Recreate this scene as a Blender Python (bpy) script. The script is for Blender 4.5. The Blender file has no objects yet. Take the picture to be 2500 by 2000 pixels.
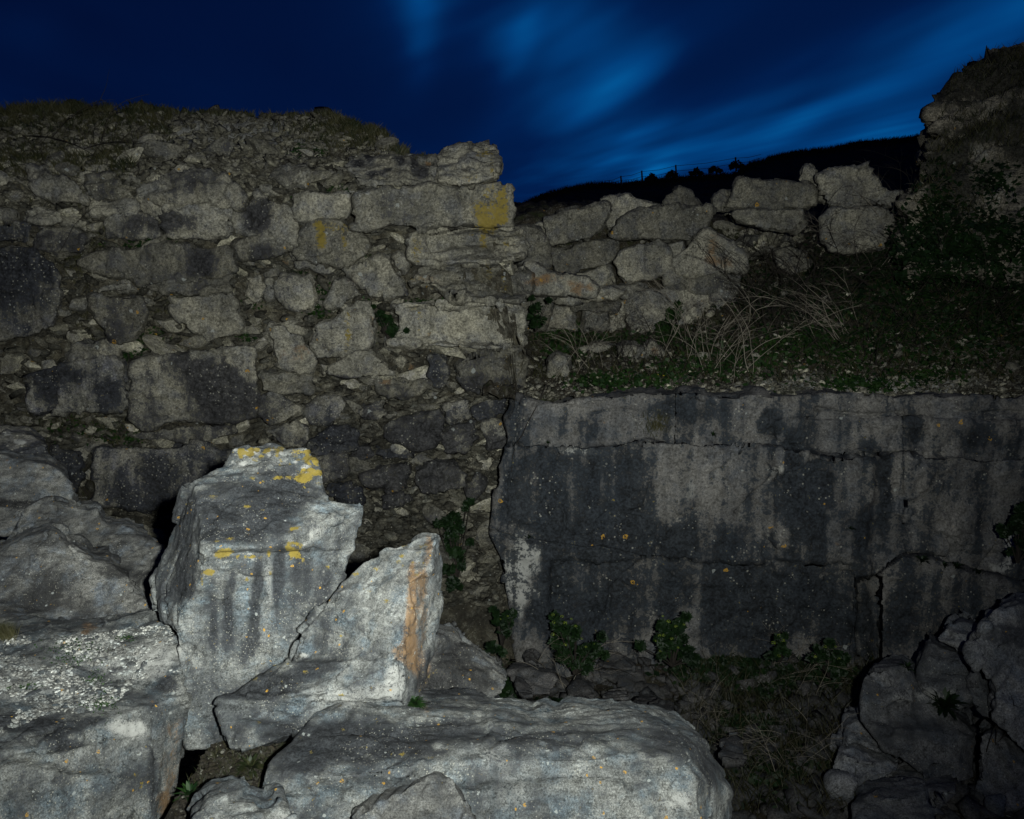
import bpy, bmesh, math, random
import numpy as np
from mathutils import Vector, Matrix, geometry
from mathutils.bvhtree import BVHTree

# ------------------------------------------------------------------ camera
F = 1944.0                       # focal length in photo pixels (28 mm on 36 mm)
TH = math.atan(300.0 / F)        # camera looks a little down: horizon at row 700
CAM = np.array([0.0, 0.0, 2.4])
sc = bpy.context.scene
col = sc.collection
cd = bpy.data.cameras.new('camera')
cd.lens = 28.0; cd.sensor_width = 36.0; cd.clip_end = 500; cd.clip_start = 0.05
cam = bpy.data.objects.new('camera', cd); col.objects.link(cam)
cam.location = CAM; cam.rotation_euler = (math.radians(90) - TH, 0, 0)
sc.camera = cam
CT, ST = math.cos(TH), math.sin(TH)

def ray(px, py):
    X = (px - 1250) / F; Y = -(py - 1000) / F
    return np.array([X, CT + Y * ST, -ST + Y * CT])
def P(px, py, d):
    r = ray(px, py)
    return CAM + r * (d / r[1])
def project(v):                  # (N,3) -> photo pixels
    q = v - CAM
    fw = q[:, 1] * CT - q[:, 2] * ST
    up = q[:, 1] * ST + q[:, 2] * CT
    fw = np.maximum(fw, 0.05)
    return 1250 + F * q[:, 0] / fw, 1000 - F * up / fw

# ------------------------------------------------------------------ render look
sc.view_settings.view_transform = 'Standard'
sc.view_settings.look = 'None'
sc.view_settings.exposure = 0.0
sc.view_settings.gamma = 1.0

# ------------------------------------------------------------------ sky (dusk, wind-drawn cloud)
world = bpy.data.worlds.new("World"); sc.world = world; world.use_nodes = True
def build_sky():
    nt = world.node_tree; N = nt.nodes; L = nt.links
    N.clear()
    out = N.new('ShaderNodeOutputWorld'); bg = N.new('ShaderNodeBackground')
    L.new(bg.outputs[0], out.inputs[0])
    def m(op, a, b=None, c=None, clamp=False):
        n = N.new('ShaderNodeMath'); n.operation = op; n.use_clamp = clamp
        for i, x in enumerate((a, b, c)):
            if x is None: continue
            if isinstance(x, (int, float)): n.inputs[i].default_value = x
            else: L.new(x, n.inputs[i])
        return n.outputs[0]
    tc = N.new('ShaderNodeTexCoord'); sp = N.new('ShaderNodeSeparateXYZ')
    L.new(tc.outputs['Generated'], sp.inputs[0])
    x, y, z = sp.outputs
    # cloud sheet drifting towards one point low over the quarry rim
    az = math.atan2(1000 - 1250, F); ca, sa = math.cos(az), math.sin(az)
    side = m('SUBTRACT', m('MULTIPLY', x, ca), m('MULTIPLY', y, sa))
    fwd = m('ADD', m('MULTIPLY', x, sa), m('MULTIPLY', y, ca))
    el = m('SUBTRACT', z, m('MULTIPLY', fwd, 0.062))
    elc = m('MAXIMUM', el, 0.008)
    U = m('DIVIDE', side, elc); V = m('DIVIDE', fwd, elc)
    cb = N.new('ShaderNodeCombineXYZ')
    L.new(m('MULTIPLY', U, 1.0), cb.inputs[0]); L.new(m('MULTIPLY', V, 0.17), cb.inputs[1])
    nz = N.new('ShaderNodeTexNoise'); nz.inputs['Scale'].default_value = 1.6
    nz.inputs['Detail'].default_value = 2.0; nz.inputs['Roughness'].default_value = 0.45
    L.new(cb.outputs[0], nz.inputs['Vector'])
    cb2 = N.new('ShaderNodeCombineXYZ')
    L.new(m('MULTIPLY', U, 2.6), cb2.inputs[0]); L.new(m('MULTIPLY', V, 0.22), cb2.inputs[1])
    nf = N.new('ShaderNodeTexNoise'); nf.inputs['Scale'].default_value = 1.0
    nf.inputs['Detail'].default_value = 2.0
    L.new(cb2.outputs[0], nf.inputs['Vector'])
    # azimuth / elevation of the ray for the cloud banks
    A = m('ARCTAN2', x, y)
    hyp = m('SQRT', m('ADD', m('MULTIPLY', x, x), m('MULTIPLY', y, y)))
    E = m('ARCTAN2', z, hyp)
    def ae(px, py):
        r = ray(px, py)
        return math.atan2(r[0], r[1]), math.atan2(r[2], math.hypot(r[0], r[1]))
    total = None
    # (px, py, half length, half width, direction in degrees above horizontal, strength)
    banks = [(1030, 45, 90, 40, 84, .46), (1000, -40, 110, 110, 88, .36), (1120, 20, 90, 60, 80, .12),
             (1268, 120, 110, 40, 70, .42), (1290, 10, 130, 80, 60, .26), (1330, 200, 70, 40, 60, .12), (1210, 60, 80, 50, 75, .14),
             (1430, 150, 150, 90, 50, .34), (1510, 230, 110, 70, 45, .34), (1380, 60, 150, 80, 55, .22), (1420, 260, 110, 50, 30, .26), (1560, 170, 90, 60, 50, .16),
             (1560, 335, 90, 26, 28, .46), (1590, 420, 60, 26, 15, .55), (1640, 380, 150, 60, 20, .22),
             (2200, 190, 260, 34, 19, .42), (2330, 100, 240, 30, 22, .25), (2250, 280, 200, 36, 15, .36),
             (2100, 120, 300, 36, 22, .22), (2470, 40, 180, 60, 24, .35), (2230, 330, 180, 40, 8, .36),
             (1800, 330, 360, 70, 12, .26), (1950, 250, 300, 60, 18, .16), (1300, 420, 260, 90, 5, .10),
             (60, 120, 200, 60, 60, .03), (1700, 60, 300, 60, 30, .06)]
    for (px, py, hl, hw, ang, s) in banks:
        a0, e0 = ae(px, py); t = math.radians(ang)
        da = m('SUBTRACT', A, a0); de = m('SUBTRACT', E, e0)
        lx = m('ADD', m('MULTIPLY', da, math.cos(t) * F / hl), m('MULTIPLY', de, math.sin(t) * F / hl))
        ly = m('ADD', m('MULTIPLY', da, -math.sin(t) * F / hw), m('MULTIPLY', de, math.cos(t) * F / hw))
        r2 = m('ADD', m('MULTIPLY', lx, lx), m('MULTIPLY', ly, ly))
        g = m('MULTIPLY', m('EXPONENT', m('MULTIPLY', r2, -1.0)), s)
        total = g if total is None else m('ADD', total, g)
    noise_fac = m('ADD', m('MULTIPLY', nz.outputs['Fac'], 1.15), m('MULTIPLY', nf.outputs['Fac'], .42))
    tot = m('MULTIPLY', total, m('ADD', m('MULTIPLY', noise_fac, .92), -.06))
    tot = m('ADD', tot, m('MULTIPLY', m('SUBTRACT', nz.outputs['Fac'], .5), .05))
    ce = N.new('ShaderNodeCombineXYZ'); L.new(m('MULTIPLY', m('ADD', A, m('MULTIPLY', E, -.5)), 5.0), ce.inputs[0]); L.new(m('MULTIPLY', m('ADD', E, m('MULTIPLY', A, -.35)), 14.0), ce.inputs[1])
    na = N.new('ShaderNodeTexNoise'); na.inputs['Scale'].default_value = 1.0; na.inputs['Detail'].default_value = 2.0; L.new(ce.outputs[0], na.inputs['Vector'])
    patch = m('MAXIMUM', m('ADD', m('MULTIPLY', na.outputs['Fac'], 3.0), -.45), .25)
    tot = m('MULTIPLY', tot, patch)
    # low background glow towards the sunset side
    ga, ge = ae(2100, 520)
    dd = m('ADD', m('POWER', m('MULTIPLY', m('SUBTRACT', A, ga), 1.15), 2.0), m('POWER', m('MULTIPLY', m('SUBTRACT', E, ge), 2.4), 2.0))
    tot = m('ADD', tot, m('MULTIPLY', m('EXPONENT', m('MULTIPLY', dd, -1.0)), 0.12), clamp=True)
    rp = N.new('ShaderNodeValToRGB'); e = rp.color_ramp.elements
    e[0].position = 0.0; e[0].color = (0.0006, 0.0036, 0.026, 1)
    e[1].position = 1.0; e[1].color = (0.0012, 0.115, 0.36, 1)
    k = rp.color_ramp.elements.new(0.18); k.color = (0.0005, 0.0125, 0.070, 1)
    k = rp.color_ramp.elements.new(0.5); k.color = (0.0006, 0.046, 0.185, 1)
    L.new(tot, rp.inputs[0])
    L.new(rp.outputs[0], bg.inputs[0]); bg.inputs[1].default_value = 1.0
build_sky()

# ------------------------------------------------------------------ the photographer's flash, held right of the lens
fl = bpy.data.lights.new('flash', 'SPOT')
fl.energy = 4250; fl.color = (0.955, 1.0, 0.955); fl.shadow_soft_size = 0.05
fl.spot_size = math.radians(112); fl.spot_blend = 1.0
flo = bpy.data.objects.new('flash', fl); col.objects.link(flo)
flo.location = (0.46, -0.45, 2.68)
tgt = Vector(P(1000, 500, 12.0))
flo.rotation_euler = (tgt - flo.location).to_track_quat('-Z', 'Y').to_euler()

# ------------------------------------------------------------------ numpy noise
def _h(i, j, k, s):
    n = (i.astype(np.int64) * 374761393 + j.astype(np.int64) * 668265263 + k.astype(np.int64) * 2147483647 + s * 974634777) & 0xffffffff
    n = ((n ^ (n >> 13)) * 1274126177) & 0xffffffff
    n = ((n ^ (n >> 16)) * 2246822519) & 0xffffffff
    return ((n ^ (n >> 15)) & 0xffffff) / float(0xffffff)
def vnoise(p, s=0):              # value noise in -1..1
    f = np.floor(p); t = p - f; t = t * t * (3 - 2 * t); f = f.astype(np.int64)
    r = 0
    for a in (0, 1):
        wa = t[:, 0] if a else 1 - t[:, 0]
        for b in (0, 1):
            wb = t[:, 1] if b else 1 - t[:, 1]
            for c in (0, 1):
                wc = t[:, 2] if c else 1 - t[:, 2]
                r = r + wa * wb * wc * _h(f[:, 0] + a, f[:, 1] + b, f[:, 2] + c, s)
    return r * 2 - 1
def fbm(p, o=4, s=0, g=.5):
    r = 0; a = 1; q = p.copy()
    for i in range(o):
        r = r + a * vnoise(q, s + i * 17); a *= g; q = q * 2.03 + 11.3
    return r
def facet(p, s=0):               # broken-rock facets: each cell tilts its own way
    f = np.floor(p).astype(np.int64); best = np.full(len(p), 9.0); val = np.zeros(len(p))
    for a in (-1, 0, 1):
        for b in (-1, 0, 1):
            for c in (-1, 0, 1):
                i, j, k = f[:, 0] + a, f[:, 1] + b, f[:, 2] + c
                cx = i + _h(i, j, k, s + 1); cy = j + _h(i, j, k, s + 2); cz = k + _h(i, j, k, s + 3)
                dx, dy, dz = p[:, 0] - cx, p[:, 1] - cy, p[:, 2] - cz
                dd = dx * dx + dy * dy + dz * dz
                v = dx * (_h(i, j, k, s + 4) - .5) + dy * (_h(i, j, k, s + 5) - .5) + dz * (_h(i, j, k, s + 6) - .5) + .5 * (_h(i, j, k, s + 7) - .5)
                w = dd < best
                best = np.where(w, dd, best); val = np.where(w, v, val)
    return val

# ------------------------------------------------------------------ materials
def new_mat(name):
    mt = bpy.data.materials.new(name); mt.use_nodes = True
    mt.node_tree.nodes.clear(); return mt
def rock_material(name, c1, c2, cdark, sc1=1.0, fine=1.0, streak=.5, dark_bias=.0, speck=.5, spots=.3,
                  rustc=(.155, .092, .042), yel=(.235, .175, .03), bump=.5, bdist=.02, contrast=1.0, blue=(.16, .19, .22), strata=0.0, moss=0.0, darkw=.5, island=0.0, tone=.8, gritlo=.70):
    mt = new_mat(name); nt = mt.node_tree; N = nt.nodes; L = nt.links
    def m(op, a, b=None, clamp=False):
        n = N.new('ShaderNodeMath'); n.operation = op; n.use_clamp = clamp
        for i, x in enumerate((a, b)):
            if x is None: continue
            if isinstance(x, (int, float)): n.inputs[i].default_value = x
            else: L.new(x, n.inputs[i])
        return n.outputs[0]
    def step(x, lo, hi):
        n = N.new('ShaderNodeMapRange'); n.interpolation_type = 'SMOOTHSTEP'
        n.inputs['From Min'].default_value = lo; n.inputs['From Max'].default_value = hi
        L.new(x, n.inputs['Value']); return n.outputs['Result']
    def mix(f, a, b, mode='MIX'):
        n = N.new('ShaderNodeMix'); n.data_type = 'RGBA'; n.blend_type = mode; n.clamp_factor = True
        for s, x in (('Factor', f), ('A', a), ('B', b)):
            i = [q for q in n.inputs if q.name == s and q.enabled][0] if s != 'Factor' else n.inputs[0]
            if isinstance(x, tuple): i.default_value = (*x, 1)
            elif isinstance(x, (int, float)): i.default_value = x
            else: L.new(x, i)
        return [q for q in n.outputs if q.enabled][0]
    def noise(vec, s, det=6, rough=.6, dist=0):
        n = N.new('ShaderNodeTexNoise'); n.inputs['Scale'].default_value = s
        n.inputs['Detail'].default_value = det; n.inputs['Roughness'].default_value = rough
        n.inputs['Distortion'].default_value = dist
        L.new(vec, n.inputs['Vector']); return n.outputs['Fac']
    def attr(nm):
        n = N.new('ShaderNodeAttribute'); n.attribute_name = nm; return n.outputs['Fac']
    geo = N.new('ShaderNodeNewGeometry'); oi = N.new('ShaderNodeObjectInfo')
    off = N.new('ShaderNodeVectorMath'); off.operation = 'SCALE'; off.inputs[3].default_value = 37.0
    cb = N.new('ShaderNodeCombineXYZ'); L.new(oi.outputs['Random'], cb.inputs[0]); L.new(oi.outputs['Random'], cb.inputs[1])
    L.new(cb.outputs[0], off.inputs[0])
    add = N.new('ShaderNodeVectorMath'); L.new(geo.outputs['Position'], add.inputs[0]); L.new(off.outputs[0], add.inputs[1])
    pos = add.outputs[0]
    st = N.new('ShaderNodeMapping'); st.inputs['Scale'].default_value = (7.0, 7.0, .42); L.new(pos, st.inputs['Vector'])
    n1 = noise(pos, 1.5 * sc1, 6, .62, .4)
    n2 = noise(pos, 9 * sc1, 10, .72, .3)
    n3 = noise(pos, 34 * fine, 8, .72)
    ns = noise(st.outputs[0], .8 * sc1, 6, .6, .2)
    base = mix(step(n1, .38, .62), c1, c2)
    base = mix(step(noise(pos, 4 * sc1, 8, .65), .45, .7), base, blue)
    # mottling
    mt1 = m('ADD', m('MULTIPLY', n2, 2.0 * contrast), 1 - 1.0 * contrast)
    mt2 = m('ADD', m('MULTIPLY', n3, 2.2 * contrast), 1 - 1.1 * contrast)
    g = N.new('ShaderNodeCombineColor'); mm = m('MULTIPLY', m('MAXIMUM', m('MULTIPLY', mt1, mt2), .12), m('ADD', m('MULTIPLY', oi.outputs['Random'], tone), 1 - tone * .5))
    for i in range(3): L.new(mm, g.inputs[i])
    base = mix(1.0, base, g.outputs[0], 'MULTIPLY')
    gn = noise(pos, 42 * fine, 3, .8)
    grit = N.new('ShaderNodeMapRange'); grit.interpolation_type = 'SMOOTHSTEP'; L.new(gn, grit.inputs['Value'])
    for nm, vv in (('From Min', .36), ('From Max', .66), ('To Min', gritlo), ('To Max', 2.02 - gritlo)): grit.inputs[nm].default_value = vv
    gc = N.new('ShaderNodeCombineColor')
    for i in range(3): L.new(grit.outputs['Result'], gc.inputs[i])
    base = mix(1.0, base, gc.outputs[0], 'MULTIPLY')
    if strata:                       # bedding shows as fine lines of lighter and darker stone
        mq = N.new('ShaderNodeMapping'); mq.inputs['Rotation'].default_value = (.25, -.35, .1); mq.inputs['Scale'].default_value = (7, 7, 34); L.new(pos, mq.inputs['Vector'])
        gr = noise(mq.outputs[0], 1.0, 9, .75, .9)
        g2 = N.new('ShaderNodeCombineColor'); gv = m('MAXIMUM', m('ADD', m('MULTIPLY', gr, 2.6), -.3), .2)
        for i in range(3): L.new(gv, g2.inputs[i])
        base = mix(1.0, base, g2.outputs[0], 'MULTIPLY')
    if island:
        g3 = N.new('ShaderNodeCombineColor'); iv = m('ADD', m('MULTIPLY', m('POWER', geo.outputs['Random Per Island'], 1.4), island), 1 - island * .55)
        for i in range(3): L.new(iv, g3.inputs[i])
        base = mix(1.0, base, g3.outputs[0], 'MULTIPLY')
    # pale bare rock
    pale = attr('pale')
    pm = step(m('ADD', m('MULTIPLY', pale, .9), m('ADD', m('MULTIPLY', m('SUBTRACT', n2, .5), 1.4), m('MULTIPLY', m('SUBTRACT', n3, .5), 1.2))), .35, .85)
    base = mix(m('MULTIPLY', pm, .75), base, (.42, .42, .39))
    # rust
    ru = step(m('ADD', m('MULTIPLY', attr('rust'), .8), m('ADD', m('MULTIPLY', m('SUBTRACT', n2, .5), 1.9), m('MULTIPLY', m('SUBTRACT', n3, .5), 1.2))), .34, .74)
    rr = mix(n3, rustc, tuple(min(1, c * 1.7) for c in rustc))
    base = mix(m('MULTIPLY', ru, .85), base, rr)
    # black growth in drips and sheets, plus shade painted through the dark attribute
    dk = m('ADD', m('MULTIPLY', m('ADD', m('MULTIPLY', ns, 1.9), -.45), streak), m('MULTIPLY', n1, 1 - streak))
    dk = m('ADD', m('ADD', dk, m('ADD', m('MULTIPLY', m('SUBTRACT', n2, .5), 1.5), m('MULTIPLY', m('SUBTRACT', n3, .5), 1.4))), m('ADD', m('MULTIPLY', attr('dark'), darkw), dark_bias))
    dm = step(dk, .50, .74)
    base = mix(m('MULTIPLY', dm, .93), base, mix(step(m('ADD', m('MULTIPLY', n3, .6), m('MULTIPLY', n2, .4)), .38, .62), tuple(c * .22 for c in cdark), tuple(c * 1.9 for c in cdark)))
    # crusty pale lichen specks, two sizes
    v = N.new('ShaderNodeTexVoronoi'); v.inputs['Scale'].default_value = 30 * fine; L.new(pos, v.inputs['Vector'])
    sel = N.new('ShaderNodeSeparateColor'); L.new(v.outputs['Color'], sel.inputs[0])
    s1 = m('MULTIPLY', m('LESS_THAN', v.outputs['Distance'], m('MULTIPLY', sel.outputs[0], .36)), step(noise(pos, 3, 4), .62 - .3 * speck, .75 - .3 * speck))
    s1 = m('MULTIPLY', s1, m('LESS_THAN', sel.outputs[1], speck))
    base = mix(m('MULTIPLY', s1, .55), base, (.38, .37, .31))
    v2 = N.new('ShaderNodeTexVoronoi'); v2.inputs['Scale'].default_value = 9 * fine
    wp = N.new('ShaderNodeVectorMath'); wp.operation = 'MULTIPLY_ADD'
    nn = N.new('ShaderNodeTexNoise'); nn.inputs['Scale'].default_value = 25 * fine; L.new(pos, nn.inputs['Vector'])
    L.new(nn.outputs['Color'], wp.inputs[0]); wp.inputs[1].default_value = (.05 / fine,) * 3; L.new(pos, wp.inputs[2])
    L.new(wp.outputs[0], v2.inputs['Vector'])
    sel2 = N.new('ShaderNodeSeparateColor'); L.new(v2.outputs['Color'], sel2.inputs[0])
    rad = m('MULTIPLY', sel2.outputs[0], .26)
    inside = m('LESS_THAN', v2.outputs['Distance'], rad)
    ring = m('MULTIPLY', inside, m('GREATER_THAN', v2.outputs['Distance'], m('MULTIPLY', rad, .35)))
    isor = m('LESS_THAN', sel2.outputs[1], spots * .42)
    isgr = m('MULTIPLY', m('GREATER_THAN', sel2.outputs[1], 1 - spots * .5), 1.0)
    base = mix(m('MULTIPLY', m('MULTIPLY', inside, isgr), .6), base, (.36, .38, .36))
    base = mix(m('MULTIPLY', m('MULTIPLY', ring, m('MULTIPLY', isor, step(n3, .40, .5))), .9), base, (.42, .235, .035))
    # sheets of yellow lichen
    ym = step(m('ADD', attr('yellow'), m('ADD', m('MULTIPLY', m('SUBTRACT', n2, .5), 2.2), m('MULTIPLY', m('SUBTRACT', n3, .5), 2.2))), .42, .70)
    base = mix(m('MULTIPLY', ym, .9), base, mix(n3, tuple(c * .55 for c in yel), tuple(c * 1.25 for c in yel)))
    if moss:
        mo = step(m('ADD', noise(pos, 2.2, 8, .7), m('MULTIPLY', attr('moss'), .6)), .72 - moss * .3, .86 - moss * .3)
        base = mix(m('MULTIPLY', mo, .85), base, mix(n3, (.012, .020, .006), (.045, .055, .018)))
    # surface colour done; relief
    bp = N.new('ShaderNodeBump'); bp.inputs['Strength'].default_value = bump; bp.inputs['Distance'].default_value = bdist
    mp = N.new('ShaderNodeMapping'); mp.inputs['Rotation'].default_value = (.15, .25, 0); mp.inputs['Scale'].default_value = (4, 4, 26); L.new(pos, mp.inputs['Vector'])
    hh = m('ADD', m('MULTIPLY', n2, .8), m('MULTIPLY', noise(pos, 60 * fine, 6, .7), .45))
    if strata: hh = m('ADD', hh, m('MULTIPLY', noise(mp.outputs[0], 1.0, 6, .6, .5), strata))
    L.new(hh, bp.inputs['Height'])
    b = N.new('ShaderNodeBsdfPrincipled'); b.inputs['Roughness'].default_value = .88
    b.inputs['Specular IOR Level'].default_value = .18
    L.new(base, b.inputs['Base Color']); L.new(bp.outputs[0], b.inputs['Normal'])
    o = N.new('ShaderNodeOutputMaterial'); L.new(b.outputs[0], o.inputs[0])
    return mt
def leaf_material(name, ca, cb_, sc_=6.0, rough=.55, trans=.0):
    mt = new_mat(name); nt = mt.node_tree; N = nt.nodes; L = nt.links
    geo = N.new('ShaderNodeNewGeometry'); n = N.new('ShaderNodeTexNoise'); n.inputs['Scale'].default_value = sc_; n.inputs['Detail'].default_value = 5
    L.new(geo.outputs['Position'], n.inputs['Vector'])
    mx = N.new('ShaderNodeMath'); mx.operation = 'ADD'; L.new(n.outputs['Fac'], mx.inputs[0])
    m2 = N.new('ShaderNodeMath'); m2.operation = 'MULTIPLY'; m2.inputs[1].default_value = .35; L.new(geo.outputs['Random Per Island'], m2.inputs[0])
    L.new(m2.outputs[0], mx.inputs[1])
    r = N.new('ShaderNodeValToRGB'); r.color_ramp.elements[0].position = .45; r.color_ramp.elements[1].position = .85
    r.color_ramp.elements[0].color = (*ca, 1); r.color_ramp.elements[1].color = (*cb_, 1)
    L.new(mx.outputs[0], r.inputs[0])
    b = N.new('ShaderNodeBsdfPrincipled'); b.inputs['Roughness'].default_value = rough; b.inputs['Specular IOR Level'].default_value = .25
    L.new(r.outputs[0], b.inputs['Base Color'])
    o = N.new('ShaderNodeOutputMaterial'); L.new(b.outputs[0], o.inputs[0]); return mt

M = {}
M['wall'] = rock_material('weathered_limestone', (.24, .225, .175), (.165, .158, .13), (.030, .030, .033), sc1=.9, fine=.8, streak=.45, dark_bias=-.07, speck=.6, spots=.16, bump=.9, bdist=.04, blue=(.135, .135, .13), contrast=1.7, darkw=.72)
M['wall_dark'] = rock_material('black_stained_limestone', (.19, .18, .15), (.12, .117, .10), (.022, .024, .030), sc1=.9, fine=.8, streak=.6, dark_bias=-.05, speck=.75, spots=.2, bump=.9, bdist=.04, blue=(.11, .11, .12), contrast=1.7)
M['rubble'] = rock_material('rubble_stone', (.25, .235, .175), (.15, .142, .11), (.05, .048, .04), sc1=1.6, fine=1.0, streak=.2, dark_bias=-.12, speck=.5, spots=.05, bump=.8, bdist=.03, blue=(.20, .19, .17), contrast=1.7, island=.9)
M['rubble_dim'] = rock_material('dim_rubble_stone', (.14, .13, .10), (.07, .066, .05), (.03, .03, .026), sc1=1.6, fine=1.0, streak=.2, dark_bias=-.06, speck=.5, spots=.05, bump=.9, bdist=.03, blue=(.10, .10, .085), contrast=1.9, island=1.1)  # darker rubble; on the wall its colour carries the shade of the gaps
M['matrix'] = rock_material('earthy_shaded_rubble_bed', (.080, .072, .050), (.045, .040, .030), (.03, .028, .022), sc1=1.8, fine=.9, streak=.2, dark_bias=-.05, speck=.6, spots=.15, bump=.9, bdist=.06, blue=(.13, .125, .10), moss=.35, contrast=1.8)  # earth colour darkened further to put crevice shade between the blocks
M['cliff'] = rock_material('stained_cliff_rock', (.128, .122, .112), (.088, .086, .083), (.015, .019, .024), sc1=.6, fine=.75, streak=.8, dark_bias=.03, speck=.45, spots=.15, bump=.5, bdist=.03, blue=(.070, .074, .080), contrast=1.5, darkw=.70, gritlo=.76)
M['hero'] = rock_material('foreground_limestone', (.190, .194, .180), (.092, .098, .098), (.026, .028, .031), sc1=1.7, fine=3.0, streak=.45, dark_bias=-.01, speck=.6, spots=.3, bump=1.0, bdist=.014, blue=(.10, .125, .14), contrast=1.9, strata=.6, darkw=.85, tone=.15)
M['hero_dark'] = rock_material('dark_lichened_limestone', (.150, .148, .135), (.088, .089, .086), (.022, .022, .022), sc1=1.9, fine=3.0, streak=.2, dark_bias=-.02, speck=.55, spots=.3, bump=1.0, bdist=.014, blue=(.11, .125, .14), contrast=1.7, strata=.8, darkw=.75, tone=.2)
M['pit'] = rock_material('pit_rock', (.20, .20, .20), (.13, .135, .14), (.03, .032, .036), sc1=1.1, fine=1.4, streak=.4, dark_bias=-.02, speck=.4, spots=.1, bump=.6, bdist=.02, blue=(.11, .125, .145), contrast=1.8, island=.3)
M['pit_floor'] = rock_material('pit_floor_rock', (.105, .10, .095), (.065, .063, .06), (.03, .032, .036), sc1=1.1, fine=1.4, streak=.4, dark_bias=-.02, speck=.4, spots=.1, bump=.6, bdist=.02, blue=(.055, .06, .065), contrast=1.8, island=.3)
M['crag'] = rock_material('dim_bedded_crag', (.30, .27, .21), (.17, .155, .12), (.03, .03, .025), sc1=1.2, fine=.8, streak=.1, dark_bias=-.02, speck=.3, spots=.05, bump=1.0, bdist=.05, blue=(.12, .115, .10), contrast=1.7, strata=1.0, moss=.15, darkw=1.0)
M['soil'] = rock_material('stony_soil', (.055, .046, .032), (.038, .032, .022), (.018, .016, .012), sc1=2.5, fine=1.2, streak=.1, dark_bias=-.05, speck=.8, spots=.2, bump=1.0, bdist=.05, blue=(.10, .095, .08), moss=.7)
M['hill'] = rock_material('dark_heath', (.02, .022, .014), (.012, .015, .01), (.006, .007, .005), sc1=1, fine=.5, streak=0, bump=.8, bdist=.1, blue=(.014, .015, .012), speck=.05, spots=.0)
M['chips'] = rock_material('pale_stone_chips', (.29, .29, .265), (.13, .13, .12), (.10, .10, .09), sc1=4, fine=3.2, streak=.0, dark_bias=-.16, speck=.2, spots=.05, bump=.4, bdist=.006, blue=(.30, .32, .31), island=1.1)
M['grass'] = leaf_material('dry_grass', (.012, .018, .006), (.05, .046, .020), 2.5)
M['green'] = leaf_material('green_leaves', (.004, .017, .003), (.018, .044, .008), 5)
M['dkgreen'] = leaf_material('dark_leaves', (.003, .010, .003), (.010, .027, .006), 3)
M['umbel'] = leaf_material('yellow_green_umbels', (.10, .16, .02), (.20, .24, .03), 5)
M['flower'] = leaf_material('yellow_flowers', (.30, .24, .01), (.45, .36, .02), 5)
M['twig'] = leaf_material('dead_twigs', (.08, .07, .055), (.30, .265, .21), 3, .8)
M['dktwig'] = leaf_material('dark_twigs', (.012, .010, .008), (.03, .025, .02), 3, .8)
M['post'] = leaf_material('weathered_post', (.03, .025, .02), (.05, .045, .04), 3, .8)

# ------------------------------------------------------------------ object helpers
def tag(o, label=None, cat=None, group=None, kind=None):
    if label: o['label'] = label
    if cat: o['category'] = cat
    if group: o['group'] = group
    if kind: o['kind'] = kind
    return o
def mesh_from(name, v, f, mat, origin=None, smooth=True, attrs=None, parent=None):
    v = np.asarray(v, float)
    if origin is None:
        origin = np.array([v[:, 0].mean(), v[:, 1].mean(), v[:, 2].min()])
    me = bpy.data.meshes.new(name)
    f = np.asarray(f)
    me.vertices.add(len(v)); me.vertices.foreach_set('co', (v - origin).ravel())
    k = f.shape[1]
    me.loops.add(f.size); me.loops.foreach_set('vertex_index', f.ravel())
    me.polygons.add(len(f)); me.polygons.foreach_set('loop_start', np.arange(0, f.size, k)); me.polygons.foreach_set('loop_total', np.full(len(f), k))
    if smooth: me.polygons.foreach_set('use_smooth', np.ones(len(f), bool))
    me.update(calc_edges=True)
    if attrs:
        for kx, val in attrs.items():
            a = me.attributes.new(kx, 'FLOAT', 'POINT'); a.data.foreach_set('value', np.asarray(val, np.float32))
    me.materials.append(mat)
    o = bpy.data.objects.new(name, me); col.objects.link(o)
    o.location = origin
    if parent is not None: o.parent = parent; o.location = origin - np.array(parent.location)
    return o
def seg_dist(x, y, pts):
    best = np.full(len(x), 1e9)
    for (x0, y0), (x1, y1) in zip(pts[:-1], pts[1:]):
        dx, dy = x1 - x0, y1 - y0; L2 = dx * dx + dy * dy + 1e-9
        t = np.clip(((x - x0) * dx + (y - y0) * dy) / L2, 0, 1)
        best = np.minimum(best, np.hypot(x - x0 - t * dx, y - y0 - t * dy))
    return best
def paint(v, blobs):
    x, y = project(v); r = {}
    wx = fbm(v * 2.6 + 4, 4, 91, .6); wy = fbm(v * 2.6 + 9, 4, 92, .6)
    for nm in ('dark', 'pale', 'yellow', 'rust'): r[nm] = np.zeros(len(v))
    for (nm, bx, by, rx, ry, s) in blobs:
        sx_, sy_ = (x - bx) / rx, (y - by) / ry
        q = (sx_ + .55 * wx) ** 2 + (sy_ + .55 * wy) ** 2
        r[nm] += s * np.exp(-q ** 1.5)
    return r
def carve(v, nrm, cracks):
    x, y = project(v); d = np.zeros(len(v))
    wob = fbm(v * 5, 2, 77); x = x + 5 * fbm(v * 3.1, 3, 78); y = y + 5 * fbm(v * 3.1, 3, 79)
    for (pts, w, dep) in cracks:
        dd = seg_dist(x, y, pts) + wob * w * .5
        d -= dep * np.exp(-(np.maximum(dd, 0) / w) ** 2)
    return v + nrm * d[:, None]
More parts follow.
